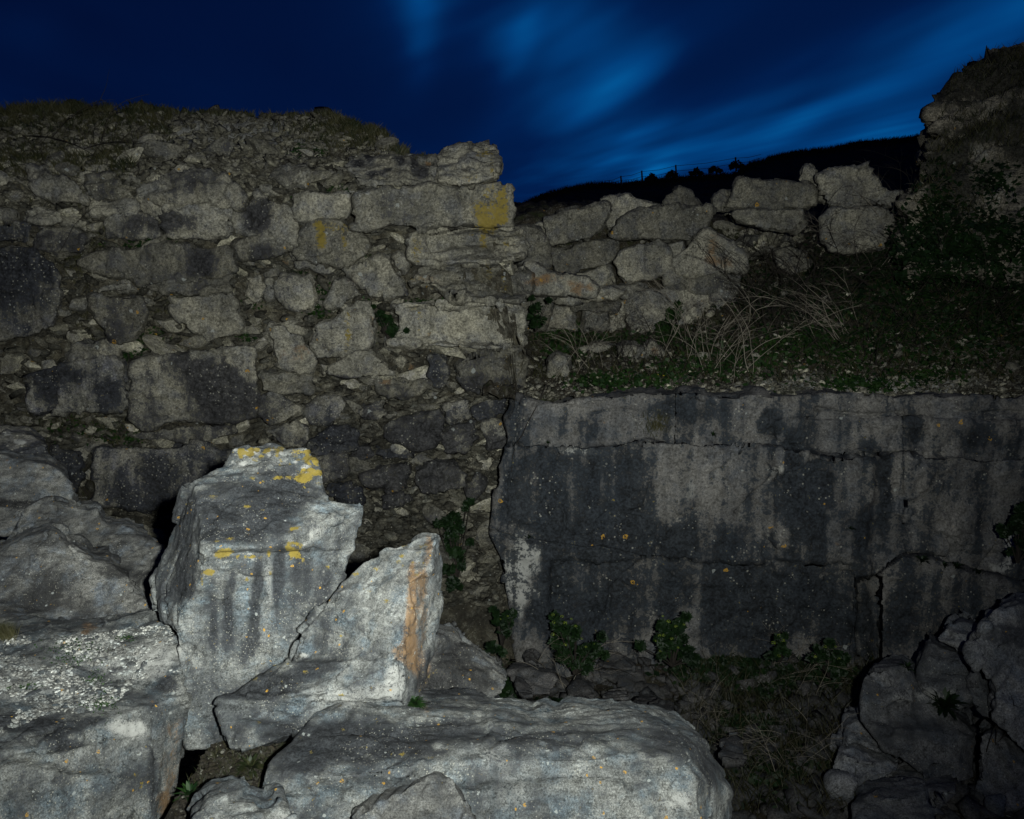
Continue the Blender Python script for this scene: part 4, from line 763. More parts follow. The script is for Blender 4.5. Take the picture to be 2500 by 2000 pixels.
# ------------------------------------------------------------------ foreground boulders
def Q(pts):                       # crop (350,1050) of the photo, scaled
    return [(350 + x * .41744, 1050 + y * .41744, d) for x, y, d in pts]
PF = [('yellow', 545, 1353, 26, 15, 1.1), ('yellow', 510, 1398, 16, 9, 1.0), ('yellow', 657, 1353, 6, 12, 1.0), ('yellow', 610, 1361, 16, 4, .6), ('yellow', 605, 1418, 10, 6, .55), ('yellow', 662, 1400, 5, 8, .6), ('yellow', 715, 1345, 14, 24, .38),
      ('yellow', 640, 1103, 80, 20, .42), ('yellow', 755, 1130, 26, 46, .55), ('yellow', 745, 1165, 30, 18, .5), ('yellow', 600, 1105, 24, 14, .48), ('yellow', 690, 1150, 60, 30, .2), ('yellow', 720, 1291, 12, 5, .8), ('yellow', 560, 1315, 16, 4, .6), ('yellow', 492, 1425, 5, 12, .7),
      ('dark', 600, 1235, 170, 62, .62), ('dark', 700, 1190, 80, 50, .5), ('dark', 560, 1170, 60, 30, .35), ('dark', 440, 1380, 30, 80, .5), ('dark', 420, 1440, 40, 40, .5), ('dark', 560, 1305, 120, 24, .5), ('pale', 580, 1250, 20, 12, .9), ('pale', 700, 1275, 20, 10, .6), ('pale', 620, 1110, 60, 22, .6),
      ('pale', 780, 1310, 34, 24, .8), ('pale', 820, 1260, 14, 30, .5), ('pale', 530, 1480, 16, 90, .45), ('pale', 600, 1420, 13, 110, .5), ('pale', 660, 1420, 14, 90, .6), ('pale', 690, 1560, 50, 30, .35), ('pale', 480, 1640, 20, 120, .4), ('pale', 792, 1395, 7, 14, 1.0), ('pale', 570, 1660, 40, 20, .4),
      ('dark', 634, 1420, 11, 50, .5), ('dark', 624, 1480, 12, 50, .55), ('dark', 612, 1550, 16, 50, .5), ('dark', 596, 1610, 18, 40, .35), ('dark', 570, 1440, 8, 60, .4), ('dark', 558, 1520, 9, 60, .4), ('dark', 676, 1420, 7, 70, .4), ('dark', 520, 1580, 10, 90, .35), ('dark', 800, 1420, 18, 50, .35), ('dark', 730, 1360, 9, 40, .35), ('dark', 750, 1430, 30, 60, .3), ('dark', 550, 1560, 12, 80, .25), ('dark', 690, 1380, 10, 60, .3),
      ('rust', 598, 1400, 14, 90, .28), ('rust', 655, 1440, 14, 110, .28), ('rust', 720, 1480, 20, 60, .2), ('rust', 640, 1650, 50, 30, .2),
      # leaning slab
      ('rust', 1003, 1500, 15, 120, .75), ('rust', 988, 1560, 18, 60, .7), ('rust', 1030, 1520, 32, 150, .46), ('rust', 1048, 1350, 12, 50, .3), ('rust', 1040, 1420, 20, 30, .3), ('yellow', 1035, 1640, 20, 60, .22), ('rust', 1035, 1440, 14, 90, .3), ('rust', 1030, 1640, 24, 80, .55), ('rust', 1055, 1340, 14, 60, .5), ('rust', 965, 1585, 12, 24, .6), ('rust', 1010, 1390, 8, 40, .5), ('pale', 1050, 1470, 14, 110, .6),
      ('pale', 880, 1690, 110, 34, .8), ('pale', 960, 1640, 40, 40, .8), ('pale', 760, 1740, 60, 30, .4), ('dark', 680, 1655, 70, 28, .7), ('dark', 620, 1690, 60, 16, .7), ('dark', 800, 1560, 90, 60, .15), ('dark', 770, 1620, 60, 24, .5), ('pale', 1000, 1330, 40, 16, .5), ('pale', 900, 1480, 60, 60, .25), ('pale', 975, 1440, 16, 40, .4),
      # front boulder
      ('dark', 800, 1795, 150, 48, .75), ('dark', 930, 1815, 130, 36, .6), ('dark', 720, 1860, 70, 40, .6), ('dark', 1080, 1785, 120, 30, .4), ('dark', 1350, 1790, 250, 24, .25), ('dark', 1640, 1830, 60, 40, .35), ('pale', 1250, 1900, 120, 60, .55), ('pale', 1200, 1830, 60, 40, .45), ('pale', 1560, 1960, 90, 50, .4), ('pale', 1500, 1840, 100, 34, .35), ('pale', 800, 1960, 80, 40, .35), ('pale', 1650, 1970, 30, 30, .5), ('dark', 1720, 1900, 40, 60, .35), ('dark', 760, 1990, 40, 30, .2),
      # left ledge block
      ('dark', 110, 1780, 110, 24, .75), ('dark', 150, 1820, 60, 14, .6), ('dark', 230, 1760, 40, 16, .5), ('dark', 400, 1670, 34, 18, .5), ('pale', 310, 1775, 50, 24, .9), ('pale', 120, 1620, 300, 70, .5), ('pale', 330, 1600, 100, 60, .4), ('pale', 60, 1700, 160, 50, .45), ('pale', 330, 1800, 34, 30, .4), ('rust', 415, 1870, 34, 110, .55), ('rust', 400, 1970, 24, 40, .75), ('rust', 420, 1760, 24, 40, .45), ('dark', 375, 1900, 14, 80, .3), ('dark', 330, 1900, 40, 40, .3),
      ('yellow', 330, 1891, 6, 5, .9), ('yellow', 346, 1912, 5, 5, .8), ('yellow', 344, 1922, 5, 5, .8), ('rust', 368, 1712, 7, 5, .9), ('rust', 225, 1530, 22, 14, .8), ('rust', 210, 1545, 12, 8, .8), ('pale', 180, 1345, 12, 10, .9), ('pale', 120, 1310, 24, 12, .5), ('dark', 120, 1480, 160, 60, .25), ('dark', 230, 1330, 60, 30, .3), ('dark', 300, 1390, 60, 20, .5), ('dark', 60, 1100, 130, 30, .9), ('pale', 45, 1075, 16, 7, 1.3), ('pale', 90, 1095, 24, 8, 1.2), ('pale', 92, 1108, 9, 5, 1.3), ('pale', 115, 1098, 18, 6, 1.2), ('pale', 15, 1058, 14, 4, 1.2), ('pale', 125, 1108, 10, 4, 1.1), ('dark', 20, 1230, 40, 8, .8),
      ('dark', 1110, 1660, 90, 50, .8), ('dark', 1090, 1600, 40, 30, .5), ('rust', 1060, 1720, 60, 20, .35)]
_r = random.Random(12)
PF = [b for b in PF if not (b[0] == 'yellow' and b[2] < 1180)]
for (cx_, cy_, sx_, sy_, n_) in [(640, 1102, 50, 9, 26), (752, 1130, 16, 26, 34), (740, 1168, 20, 9, 14), (600, 1108, 16, 8, 10), (690, 1135, 36, 20, 12), (720, 1345, 12, 22, 14), (610, 1361, 20, 4, 6), (700, 1640, 60, 40, 8), (900, 1800, 120, 30, 10), (1010, 1340, 24, 30, 12), (880, 1460, 60, 60, 8), (560, 1250, 90, 50, 8)]:
    for _ in range(n_): PF.append(('yellow', _r.gauss(cx_, sx_), _r.gauss(cy_, sy_), _r.uniform(4, 12), _r.uniform(3, 8), _r.uniform(.35, .72)))
    for _ in range(n_ // 2): PF.append(('pale', _r.gauss(cx_, sx_ * 1.3), _r.gauss(cy_, sy_ * 1.3), _r.uniform(4, 14), _r.uniform(3, 8), _r.uniform(.5, .9)))
FA = dict(strat=.0012, stfreq=30, fine=.007, sm=0, big=.045)
# tall leaning rock
T_top = [(290,290,4.72),(390,250,4.85),(490,215,4.95),(505,165,5.0),(530,120,5.05),(600,95,5.1),(680,90,5.15),(740,75,5.2),(800,85,5.18),(850,115,5.12),(895,122,5.1),(940,120,5.1),(980,150,5.06),(1010,190,5.0),(1030,260,4.95),(1030,320,4.9),(1085,400,4.82),(1130,415,4.8),(1170,420,4.8),(1270,415,4.8),(1298,440,4.78),
         (1180,510,4.62),(1000,560,4.5),(900,600,4.42),(860,625,4.38),(740,680,4.30),(560,690,4.22),(350,700,4.18)]
T_front = [(350,700,4.18),(560,690,4.22),(740,680,4.30),(860,625,4.38),(900,600,4.42),(1000,560,4.5),(1180,510,4.62),(1298,440,4.78),(1270,560,4.76),(1240,640,4.74),(1240,700,4.73),(1190,760,4.70),(1160,830,4.66),(1140,900,4.62),(1100,1000,4.56),(1050,1050,4.50),(960,1120,4.44),(860,1270,4.36),(840,1350,4.3),(720,1410,4.24),(620,1480,4.2),(560,1530,4.15),(480,1620,4.1),(470,1860,3.95),(260,1860,3.95),(255,1640,4.05),(250,1500,4.08),(215,1330,4.12),(180,1180,4.18),(200,1060,4.2),(290,940,4.2),(335,860,4.19)]
T_left = [(290,290,4.72),(350,700,4.18),(335,860,4.19),(290,940,4.2),(200,1060,4.2),(180,1180,4.18),(150,1130,4.3),(110,1115,4.36),(75,1115,4.42),(60,990,4.52),(50,880,4.6),(90,790,4.66),(140,690,4.7),(150,630,4.72),(180,560,4.72),(200,480,4.74),(240,340,4.76)]
rock('tall_boulder', [Q(T_top), Q(T_front), Q(T_left)], .75, .0105, M['hero'], 'tall upright rock with a yellow-crusted peak and grey drip streaks down its face', 'boulder', amp=.016, famp=.030, fsc=5.5, blobs=PF, seed=51, shrink=.8, stdir=(.1, .3, 1.0), sink=.3,
     cracks=[(  [(372,1410),(374,1460),(383,1515)], 3.0, .10), ([(398,1440),(400,1480),(404,1515)], 3.0, .10), ([(404,1440),(412,1505)], 1.6, .05), ([(432,1480),(430,1520),(450,1570)], 1.8, .05), ([(497,1338),(496,1380),(490,1430)], 1.8, .035), ([(455,1665),(470,1600),(490,1560)], 1.6, .03), ([(395,1450),(420,1400),(440,1340)], 2, .03), ([(470,1770),(466,1730),(475,1690)], 1.5, .03), ([(455,1772),(500,1775),(525,1800)], 1.6, .03)], **FA)
# leaning slab with the rusty edge
S_up = [(860,1270,4.30),(910,1190,4.31),(960,1110,4.32),(1050,1040,4.36),(1100,990,4.38),(1160,900,4.42),(1280,780,4.48),(1350,740,4.50),(1400,715,4.52),(1430,700,4.53),(1480,705,4.53),(1550,690,4.54),(1560,650,4.55),(1600,625,4.56),(1640,612,4.56),(1720,610,4.54),
        (1690,700,4.40),(1675,800,4.30),(1630,840,4.26),(1550,900,4.20),(1560,1000,4.14),(1540,1080,4.10),(1500,1150,4.06),(1500,1250,4.02),(1475,1335,3.98),(1340,1370,4.0),(1200,1425,3.98),(1040,1480,3.95),(880,1550,3.90),(800,1530,3.98),(720,1550,3.96),(640,1570,3.94),(570,1560,3.92),(500,1580,3.9),(440,1592,3.88),(500,1560,3.96),(560,1530,4.02),(640,1470,4.06),(720,1410,4.12),(780,1370,4.16),(850,1345,4.22)]
S_side = [(1720,610,4.54),(1730,700,4.60),(1750,830,4.64),(1745,930,4.64),(1740,1000,4.62),(1735,1080,4.58),(1718,1150,4.54),(1705,1230,4.48),(1690,1300,4.42),(1665,1400,4.34),(1640,1480,4.26),(1600,1540,4.18),(1560,1610,4.08),(1535,1625,4.02),(1520,1590,3.96),(1505,1480,3.96),(1500,1400,3.97),(1475,1335,3.98),(1500,1250,4.02),(1500,1150,4.06),(1540,1080,4.10),(1560,1000,4.14),(1550,900,4.20),(1630,840,4.26),(1675,800,4.30),(1690,700,4.40)]
S_low = [(440,1592,3.88),(500,1580,3.9),(570,1560,3.92),(640,1570,3.94),(720,1550,3.96),(800,1530,3.98),(880,1550,3.90),(1040,1480,3.95),(1200,1425,3.98),(1340,1370,4.0),(1475,1335,3.98),(1500,1400,3.97),(1505,1480,3.96),(1520,1590,3.96),(1535,1625,4.02),(1560,1720,3.95),(1100,1760,3.80),(960,1760,3.76),(840,1790,3.72),(700,1840,3.70),(576,1880,3.70),(497,1865,3.70),(480,1780,3.76),(460,1700,3.80),(438,1640,3.84)]
rock('leaning_slab', [Q(S_up), Q(S_side), Q(S_low)], .55, .0105, M['hero'], 'leaning grey slab with an orange-brown rusty right edge', 'boulder', amp=.016, famp=.030, fsc=5.5, blobs=PF, seed=52, shrink=.8, stdir=(-.6, .2, .8), sink=.2,
     cracks=[([(709,1610),(735,1540),(790,1480),(830,1420)], 2.0, .04), ([(722,1608),(740,1560)], 1.6, .03), ([(980,1606),(900,1640),(800,1690),(720,1745)], 1.8, .03), ([(985,1715),(930,1722),(870,1740)], 2.5, .05), ([(1005,1483),(1022,1487)], 1.8, .03), ([(650,1720),(665,1740),(700,1790)], 1.2, .02)], **FA)
# dark slab behind
rock('dark_slab', [[(1062,1552,5.0),(1085,1546,5.2),(1105,1550,5.25),(1113,1575,5.2),(1150,1590,5.2),(1180,1620,5.15),(1215,1645,5.1),(1242,1660,5.05),(1225,1695,4.9),(1195,1715,4.8),(1160,1745,4.7),(1150,1790,4.65),(990,1790,4.6),(1000,1700,4.75),(1030,1620,4.9)]], .5, .014, M['hero_dark'],
     'black-lichened slab pointing right, behind the rusty-edged slab', amp=.02, famp=.05, fsc=4, blobs=PF, seed=53, **FA)
rock('small_boulder', [[(1150,1760,4.9),(1170,1730,5.0),(1195,1712,5.05),(1215,1722,5.05),(1226,1750,5.0),(1230,1800,4.9),(1150,1810,4.8)]], .4, .014, M['hero'],
     'small grey stone tucked under the tip of the black-lichened slab', amp=.02, famp=.04, blobs=PF, seed=54, **FA)
# big front boulder
B_top = [(652,1885,3.42),(685,1840,3.55),(720,1804,3.66),(745,1772,3.76),(769,1748,3.84),(811,1729,3.92),(860,1723,3.96),(925,1736,3.95),(1022,1742,3.96),(1120,1739,4.0),(1200,1748,4.0),(1258,1754,3.98),(1300,1764,3.95),(1340,1768,3.92),(1380,1762,3.95),(1408,1765,3.94),(1460,1757,3.98),(1538,1760,3.95),(1580,1772,3.92),(1606,1784,3.88),
         (1645,1810,3.76),(1670,1840,3.64),(1600,1850,3.56),(1500,1835,3.60),(1400,1815,3.64),(1280,1810,3.64),(1180,1820,3.58),(1100,1845,3.50),(1000,1865,3.42),(900,1880,3.38),(780,1900,3.34)]
B_front = [(652,1885,3.42),(780,1900,3.34),(900,1880,3.38),(1000,1865,3.42),(1100,1845,3.50),(1180,1820,3.58),(1280,1810,3.64),(1400,1815,3.64),(1500,1835,3.60),(1600,1850,3.56),(1670,1840,3.64),(1687,1872,3.58),(1706,1905,3.54),(1708,1960,3.50),(1718,2010,3.46),(1722,2150,3.38),(1500,2200,3.22),(1100,2200,3.14),(640,2200,3.16),(632,2040,3.26),(636,1966,3.34),(637,1946,3.36)]
B_side = [(1606,1784,3.88),(1645,1786,3.98),(1680,1791,4.04),(1705,1806,4.06),(1723,1820,4.06),(1728,1840,4.04),(1736,1856,4.02),(1760,1890,3.98),(1784,1927,3.92),(1789,1960,3.88),(1789,2000,3.84),(1792,2150,3.74),(1722,2150,3.38),(1718,2010,3.46),(1708,1960,3.50),(1706,1905,3.54),(1687,1872,3.58),(1670,1840,3.64),(1645,1810,3.76)]
rock('front_boulder', [B_top, B_front, B_side], .55, .0115, M['hero'], 'broad pale grey boulder across the bottom, dotted with orange lichen rings', 'boulder', amp=.013, famp=.018, fsc=5, blobs=PF, seed=55, shrink=.85,
     cracks=[([(866,2000),(930,1945),(985,1910),(1020,1880)], 2.6, .05), ([(1433,1903),(1480,1912)], 1.2, .02), ([(1600,1966),(1630,1974),(1665,1970)], 1.5, .025), ([(1270,1890),(1330,1892)], 1.0, .015)], stdir=(-.25, .1, 1), **{k: v for k, v in FA.items()})
rock('ridged_rock', [[(866,2004,3.22),(905,1970,3.25),(957,1940,3.28),(1016,1903,3.33),(1055,1885,3.36),(1090,1893,3.35),(1106,1901,3.34),(1120,1925,3.31),(1140,1950,3.28),(1150,1975,3.26),(1160,2005,3.22),(1170,2150,3.1),(850,2150,3.1)]], .5, .010, M['hero_dark'],
     'dark ridged rock rising into the bottom of the broad pale boulder', amp=.018, famp=.06, fsc=5, blobs=[], seed=56, strat=.008, stfreq=30, fine=.005, stdir=(.8, 0, .5))
rock('rough_stone', [[(465,2010,2.98),(485,1990,3.0),(506,1966,3.04),(536,1953,3.08),(565,1950,3.09),(594,1953,3.09),(615,1962,3.08),(640,1978,3.07),(660,1980,3.07),(682,1968,3.08),(705,1975,3.06),(722,2000,3.02),(730,2120,2.95),(455,2120,2.9)]], .3, .009, M['hero'],
     'rough whitish stone at the bottom edge, between ledge block and broad boulder', amp=.015, famp=.05, fsc=8, blobs=[('pale', 540, 1990, 60, 30, .6), ('pale', 680, 1990, 40, 20, .7)], seed=57, strat=.006, stfreq=40, fine=.006)
# left ledge block with stone chips on it
L_top = [(-120,1535,4.35),(0,1546,4.35),(100,1550,4.37),(208,1547,4.42),(290,1535,4.46),(373,1518,4.52),(412,1515,4.54),(417,1547,4.42),(438,1560,4.34),(448,1622,4.12),(455,1667,3.98),(458,1700,3.9),(377,1718,3.80),(367,1719,3.80),(300,1735,3.70),(240,1748,3.62),(195,1788,3.45),(127,1822,3.30),(58,1836,3.22),(0,1846,3.17),(-120,1860,3.10)]
L_front = [(-120,1860,3.10),(0,1846,3.17),(58,1836,3.22),(127,1822,3.30),(195,1788,3.45),(240,1748,3.62),(300,1735,3.70),(367,1719,3.80),(377,1718,3.80),(380,1800,3.76),(382,1900,3.70),(370,2000,3.64),(365,2180,3.55),(240,2180,3.40),(0,2180,3.0),(-120,2180,2.9)]
L_side = [(377,1718,3.80),(458,1700,3.9),(458,1748,3.96),(456,1790,3.96),(455,1836,3.95),(448,1880,3.93),(438,1927,3.9),(432,1970,3.87),(426,2010,3.85),(420,2180,3.75),(365,2180,3.55),(370,2000,3.64),(382,1900,3.70),(380,1800,3.76)]
ledge = rock('ledge_block', [L_top, L_front, L_side], .9, .0115, M['hero'], 'big flat-topped block strewn with white stone chips, lower left corner', 'boulder', amp=.020, famp=.03, fsc=5, blobs=PF, seed=58, shrink=.9,
     cracks=[([(228,1752),(246,1785),(243,1810),(240,1845),(262,1892),(300,1883),(350,1868)], 2.0, .035), ([(250,1800),(300,1806),(340,1800)], 2.0, .03), ([(379,1720),(377,1800),(380,1880),(374,2000)], 2.2, .03), ([(130,1785),(60,1800),(100,1830)], 3, .04), ([(452,1640),(458,1740),(456,1830),(440,1930)], 1.8, .02)], stdir=(.1, .1, 1), **FA)
# sloping rocks at the left
R8 = [(-120,1420,5.2),(-60,1370,5.3),(0,1350,5.35),(30,1330,5.4),(60,1312,5.45),(85,1303,5.45),(110,1295,5.45),(136,1302,5.4),(155,1322,5.35),(172,1338,5.3),(190,1350,5.28),(214,1360,5.25),(250,1372,5.22),(276,1380,5.2),(295,1393,5.17),(312,1406,5.14),(325,1430,5.1),(334,1448,5.06),(350,1454,5.05),(360,1463,5.02),(370,1490,4.96),(380,1520,4.9),(384,1580,4.75),(200,1590,4.55),(0,1590,4.45),(-120,1590,4.4)]
rock('sloping_rock', [R8], .8, .014, M['hero_dark'], 'sloping brown-grey rock with a pale chipped crest, behind the chip-strewn block', amp=.018, famp=.022, fsc=4.5, blobs=PF, seed=59, stdir=(-.35, .3, 1), **FA)
R9 = [(-10,1400,6.0),(0,1345,6.2),(30,1300,6.3),(57,1262,6.4),(75,1237,6.5),(95,1226,6.5),(114,1218,6.5),(140,1224,6.45),(165,1232,6.4),(195,1241,6.4),(222,1246,6.4),(238,1240,6.42),(246,1262,6.35),(263,1287,6.25),(289,1281,6.25),(310,1290,6.2),(328,1296,6.2),(332,1310,6.15),(352,1315,6.1),(373,1325,6.05),(392,1334,6.0),(408,1343,5.95),(405,1400,5.7),(400,1470,5.5),(398,1560,5.3),(300,1560,5.3),(150,1500,5.5),(0,1480,5.7)]
rock('ridge_rock', [R9], .8, .016, M['hero_dark'], 'long brown-grey ridge of rock between the rounded boulder and the tall rock', amp=.022, famp=.028, fsc=3.5, blobs=PF, seed=60, stdir=(-.5, .3, 1), cracks=[([(386,1380),(360,1375),(340,1370)], 2, .03)], **FA)
R10 = [(-160,1120,7.0),(-60,1110,7.1),(0,1112,7.1),(55,1120,7.1),(85,1126,7.05),(110,1133,7.0),(130,1144,7.0),(146,1156,6.95),(160,1168,6.95),(172,1182,6.9),(176,1200,6.85),(178,1214,6.8),(195,1224,6.8),(202,1234,6.8),(190,1300,6.6),(60,1300,6.5),(-100,1320,6.4),(-160,1300,6.5)]
rock('rounded_boulder', [R10], .8, .018, M['hero_dark'], 'smooth rounded grey boulder at the left edge, behind the ridge of rock', amp=.03, famp=.04, fsc=2.5, blobs=[('dark', 20, 1230, 60, 10, .9), ('rust', 18, 1122, 5, 4, .8)], seed=61, **FA)
R11 = [(-160,1040,7.7),(-60,1045,7.8),(0,1055,7.8),(32,1058,7.8),(60,1060,7.8),(84,1065,7.8),(100,1078,7.75),(114,1091,7.7),(125,1104,7.65),(136,1115,7.6),(133,1140,7.5),(120,1180,7.4),(-160,1180,7.4)]
rock('black_rock', [R11], .6, .018, M['wall_dark'], 'black rock topped with white lichen plates at the left edge', amp=.03, famp=.05, fsc=3, blobs=PF, seed=62, **FA)

# rocks down in the pit, lower right
GP = 'rocks at the lower right of the pit'
PIT = [
 ('huge faceted boulder with a herb growing on its back, lower right', 8.2, .8, [(945,680),(955,640),(990,600),(1120,580),(1250,560),(1340,640),(1370,740),(1560,870),(1700,960),(1830,1060),(1825,1200),(1800,1440),(1650,1480),(1440,1475),(1380,1400),(1300,1330),(1140,1220),(1040,1130),(920,980),(925,880),(930,800)], .9),
 ('upright pale-faced slab standing behind the huge faceted boulder', 8.7, .5, [(1410,450),(1445,400),(1520,440),(1640,480),(1730,510),(1770,600),(1740,660),(1720,720),(1740,830),(1680,900),(1600,900),(1400,790),(1320,740),(1340,640),(1360,560)], .7),
 ('tall dark boulder cut by the right edge, above the others', 8.0, .9, [(1730,460),(1760,410),(1830,330),(1880,270),(1940,210),(2000,160),(2120,100),(2300,90),(2350,800),(2300,1320),(2156,1230),(2050,1130),(1940,1020),(1930,900),(1940,800),(1930,700),(1900,620),(1780,560)], 1.0),
 ('thin grey wedge squeezed between upright slab and tall dark boulder', 8.35, .3, [(1720,720),(1740,660),(1770,590),(1830,620),(1890,720),(1915,820),(1925,900),(1920,985),(1840,960),(1790,900),(1740,810)], .5),
 ('cracked brown-grey block in the very corner under the tall dark boulder', 7.8, .5, [(1820,1100),(1860,1070),(1960,1050),(2050,1140),(2150,1230),(2350,1330),(2350,1800),(1920,1800),(1860,1650),(1810,1500),(1820,1300)], .8),
 ('low rounded rock left of the huge faceted boulder', 7.9, .5, [(690,1430),(695,1320),(720,1220),(760,1180),(840,1165),(900,1170),(980,1210),(1060,1250),(1160,1270),(1250,1340),(1130,1440),(980,1510),(860,1550),(720,1540)], .7),
 ('flat dark slab at the bottom edge, in front of the huge faceted boulder', 7.2, .5, [(830,1810),(850,1620),(1000,1560),(1060,1520),(1250,1490),(1450,1475),(1640,1465),(1680,1500),(1660,1560),(1600,1640),(1550,1700),(1500,1810)], .8),
 ('low wedge of rock bridging the top of upright slab and cliff', 9.0, .3, [(1490,370),(1550,300),(1600,260),(1700,230),(1840,270),(1790,380),(1730,460),(1720,510),(1600,460)], .6),
 ('black rock in the shade under the left side of the huge faceted boulder', 8.3, .3, [(790,1060),(820,1000),(900,970),(1040,1130),(1130,1240),(1060,1250),(900,1170),(760,1190)], .6),
]
for k, (lab, dep, tilt, pts, th) in enumerate(PIT):
    p = T(10, pts); ys = [b for a, b in p]; y0, y1 = min(ys), max(ys); xs = [a for a, b in p]; cxm = np.mean(xs); cym = np.mean(ys)
    w = max(xs) - min(xs)
    random.seed(k); sx = random.uniform(-.2, .2)
    inner = [(cxm + (x - cxm) * random.uniform(.5, .85), cym + (y - cym) * random.uniform(.5, .8) + (y1 - y0) * .06) for x, y in p]; jz = {q: random.uniform(-.12, .06) for q in inner}
    dd = lambda x, y, e=0: dep + e - tilt * ((y - y0) / (y1 - y0) - .5) + sx * (x - cxm) / w
    polys = []; n = len(p)
    for i in range(n):
        a, b = p[i], p[(i + 1) % n]; c_, d_ = inner[(i + 1) % n], inner[i]
        polys.append([(*a, dd(*a, .05)), (*b, dd(*b, .05)), (*c_, dd(*c_, jz[c_])), (*d_, dd(*d_, jz[d_]))])
    polys.append([(x, y, dd(x, y, jz[(x, y)])) for x, y in inner])
    rock('pit_boulder', polys, th, .03, M['pit'], lab, 'boulder', GP, sm=0, big=.16, amp=.012, famp=.03, fsc=2.6, blobs=[('pale', 2240, 1700, 90, 30, .7), ('dark', 2200, 1780, 120, 40, .4), ('dark', 2480, 1540, 80, 40, .6)], seed=70 + k, strat=.012, stfreq=18, fine=.008)
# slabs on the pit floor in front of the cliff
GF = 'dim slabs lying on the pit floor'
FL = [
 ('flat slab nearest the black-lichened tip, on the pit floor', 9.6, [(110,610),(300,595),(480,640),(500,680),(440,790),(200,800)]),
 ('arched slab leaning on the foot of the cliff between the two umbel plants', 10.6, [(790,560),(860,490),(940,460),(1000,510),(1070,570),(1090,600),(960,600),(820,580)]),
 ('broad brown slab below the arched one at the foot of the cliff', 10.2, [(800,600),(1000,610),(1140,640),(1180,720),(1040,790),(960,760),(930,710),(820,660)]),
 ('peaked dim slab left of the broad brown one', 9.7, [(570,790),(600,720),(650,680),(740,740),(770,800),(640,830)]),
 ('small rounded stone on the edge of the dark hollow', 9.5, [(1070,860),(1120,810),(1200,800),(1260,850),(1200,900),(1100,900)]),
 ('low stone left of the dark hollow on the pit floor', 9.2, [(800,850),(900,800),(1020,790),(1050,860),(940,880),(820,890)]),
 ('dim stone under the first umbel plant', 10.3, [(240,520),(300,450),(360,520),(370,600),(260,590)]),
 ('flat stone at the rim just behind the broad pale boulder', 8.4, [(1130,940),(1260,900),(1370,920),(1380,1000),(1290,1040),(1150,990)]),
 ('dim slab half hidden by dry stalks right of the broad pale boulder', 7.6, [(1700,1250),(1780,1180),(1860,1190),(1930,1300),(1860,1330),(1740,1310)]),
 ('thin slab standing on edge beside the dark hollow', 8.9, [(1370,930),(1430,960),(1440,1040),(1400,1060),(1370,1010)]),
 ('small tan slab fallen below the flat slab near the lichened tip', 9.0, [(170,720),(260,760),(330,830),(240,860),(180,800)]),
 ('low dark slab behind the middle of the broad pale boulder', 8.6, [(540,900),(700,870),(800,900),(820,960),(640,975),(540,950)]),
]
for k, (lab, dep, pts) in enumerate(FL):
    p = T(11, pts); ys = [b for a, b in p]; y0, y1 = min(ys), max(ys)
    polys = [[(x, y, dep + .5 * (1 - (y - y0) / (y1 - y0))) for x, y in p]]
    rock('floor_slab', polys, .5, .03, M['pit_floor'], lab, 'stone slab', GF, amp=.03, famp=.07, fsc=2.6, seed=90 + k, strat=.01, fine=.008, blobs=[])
# ------------------------------------------------------------------ loose stones
def pip(x, y, poly):
    c = False; n = len(poly); j = n - 1
    for i in range(n):
        if (poly[i][1] > y) != (poly[j][1] > y) and x < (poly[j][0] - poly[i][0]) * (y - poly[i][1]) / (poly[j][1] - poly[i][1]) + poly[i][0]: c = not c
        j = i
    return c
BP = [T(c, pts) for (_, c, _, _, _, pts) in WB]
BBX = [(min(a for a, b in p), max(a for a, b in p), min(b for a, b in p), max(b for a, b in p)) for p in BP]
def free(x, y, m=0):
    for p, (a, b, c, d) in zip(BP, BBX):
        if a - m < x < b + m and c - m < y < d + m and (pip(x, y, p) or (m and any(math.hypot(x - q[0], y - q[1]) < m for q in p))): return False
    return True
def chunk(seed, sub=2, flat=.6):
    random.seed(seed); bm = bmesh.new()
    bmesh.ops.create_icosphere(bm, subdivisions=sub, radius=1.0)
    v = np.array([x.co[:] for x in bm.verts]); f = np.array([[l.index for l in p.verts] for p in bm.faces]); bm.free()
    for k in range(9):
        n = np.array([random.gauss(0, 1) for _ in range(3)]); n /= np.linalg.norm(n); o = random.uniform(.38, .72)
        e = np.maximum(v @ n - o, 0); v = v - e[:, None] * n * .97
    v = v * np.array([1.0, random.uniform(.6, .9), flat * random.uniform(.7, 1.2)])
    if sub > 2: v = v * (1 + .05 * fbm(v * 3 + seed, 3, seed))[:, None]
    return v, f
def rot(r):
    from mathutils import Euler
    return np.array(Euler((r.uniform(-.7, .7), r.uniform(-.7, .7), r.uniform(0, 6.28))).to_matrix())
rng = random.Random(4)
used_labels = set()
def stone_label(x, y, s, asp):
    size = 'small' if s < .15 else 'middling' if s < .23 else 'large'
    shape = 'longish' if asp > 1.15 else 'squat'
    order = sorted(range(len(BP)), key=lambda k: math.hypot(max(BBX[k][0] - x, 0, x - BBX[k][1]), max(BBX[k][2] - y, 0, y - BBX[k][3])))
    cand = None
    for k in order[:4]:
        a, b, c, d = BBX[k]; short = WB[k][2].split(',')[0].split()
        if len(short) > 9: short = short[:9]
        while short[-1] in ('a', 'an', 'the', 'and', 'with', 'of', 'its', 'in', 'at', 'on', 'down', 'under'): short.pop()
        rel = 'above' if y < c else 'below' if y > d else 'left of' if x < (a + b) / 2 else 'right of'
        for w1 in (size + ' ' + shape, ):
            lab = f"{w1} stone {rel} the {' '.join(short)}"
            if lab not in used_labels and len(lab.split()) <= 16:
                used_labels.add(lab); return lab
            cand = cand or lab
    return cand
protos = []
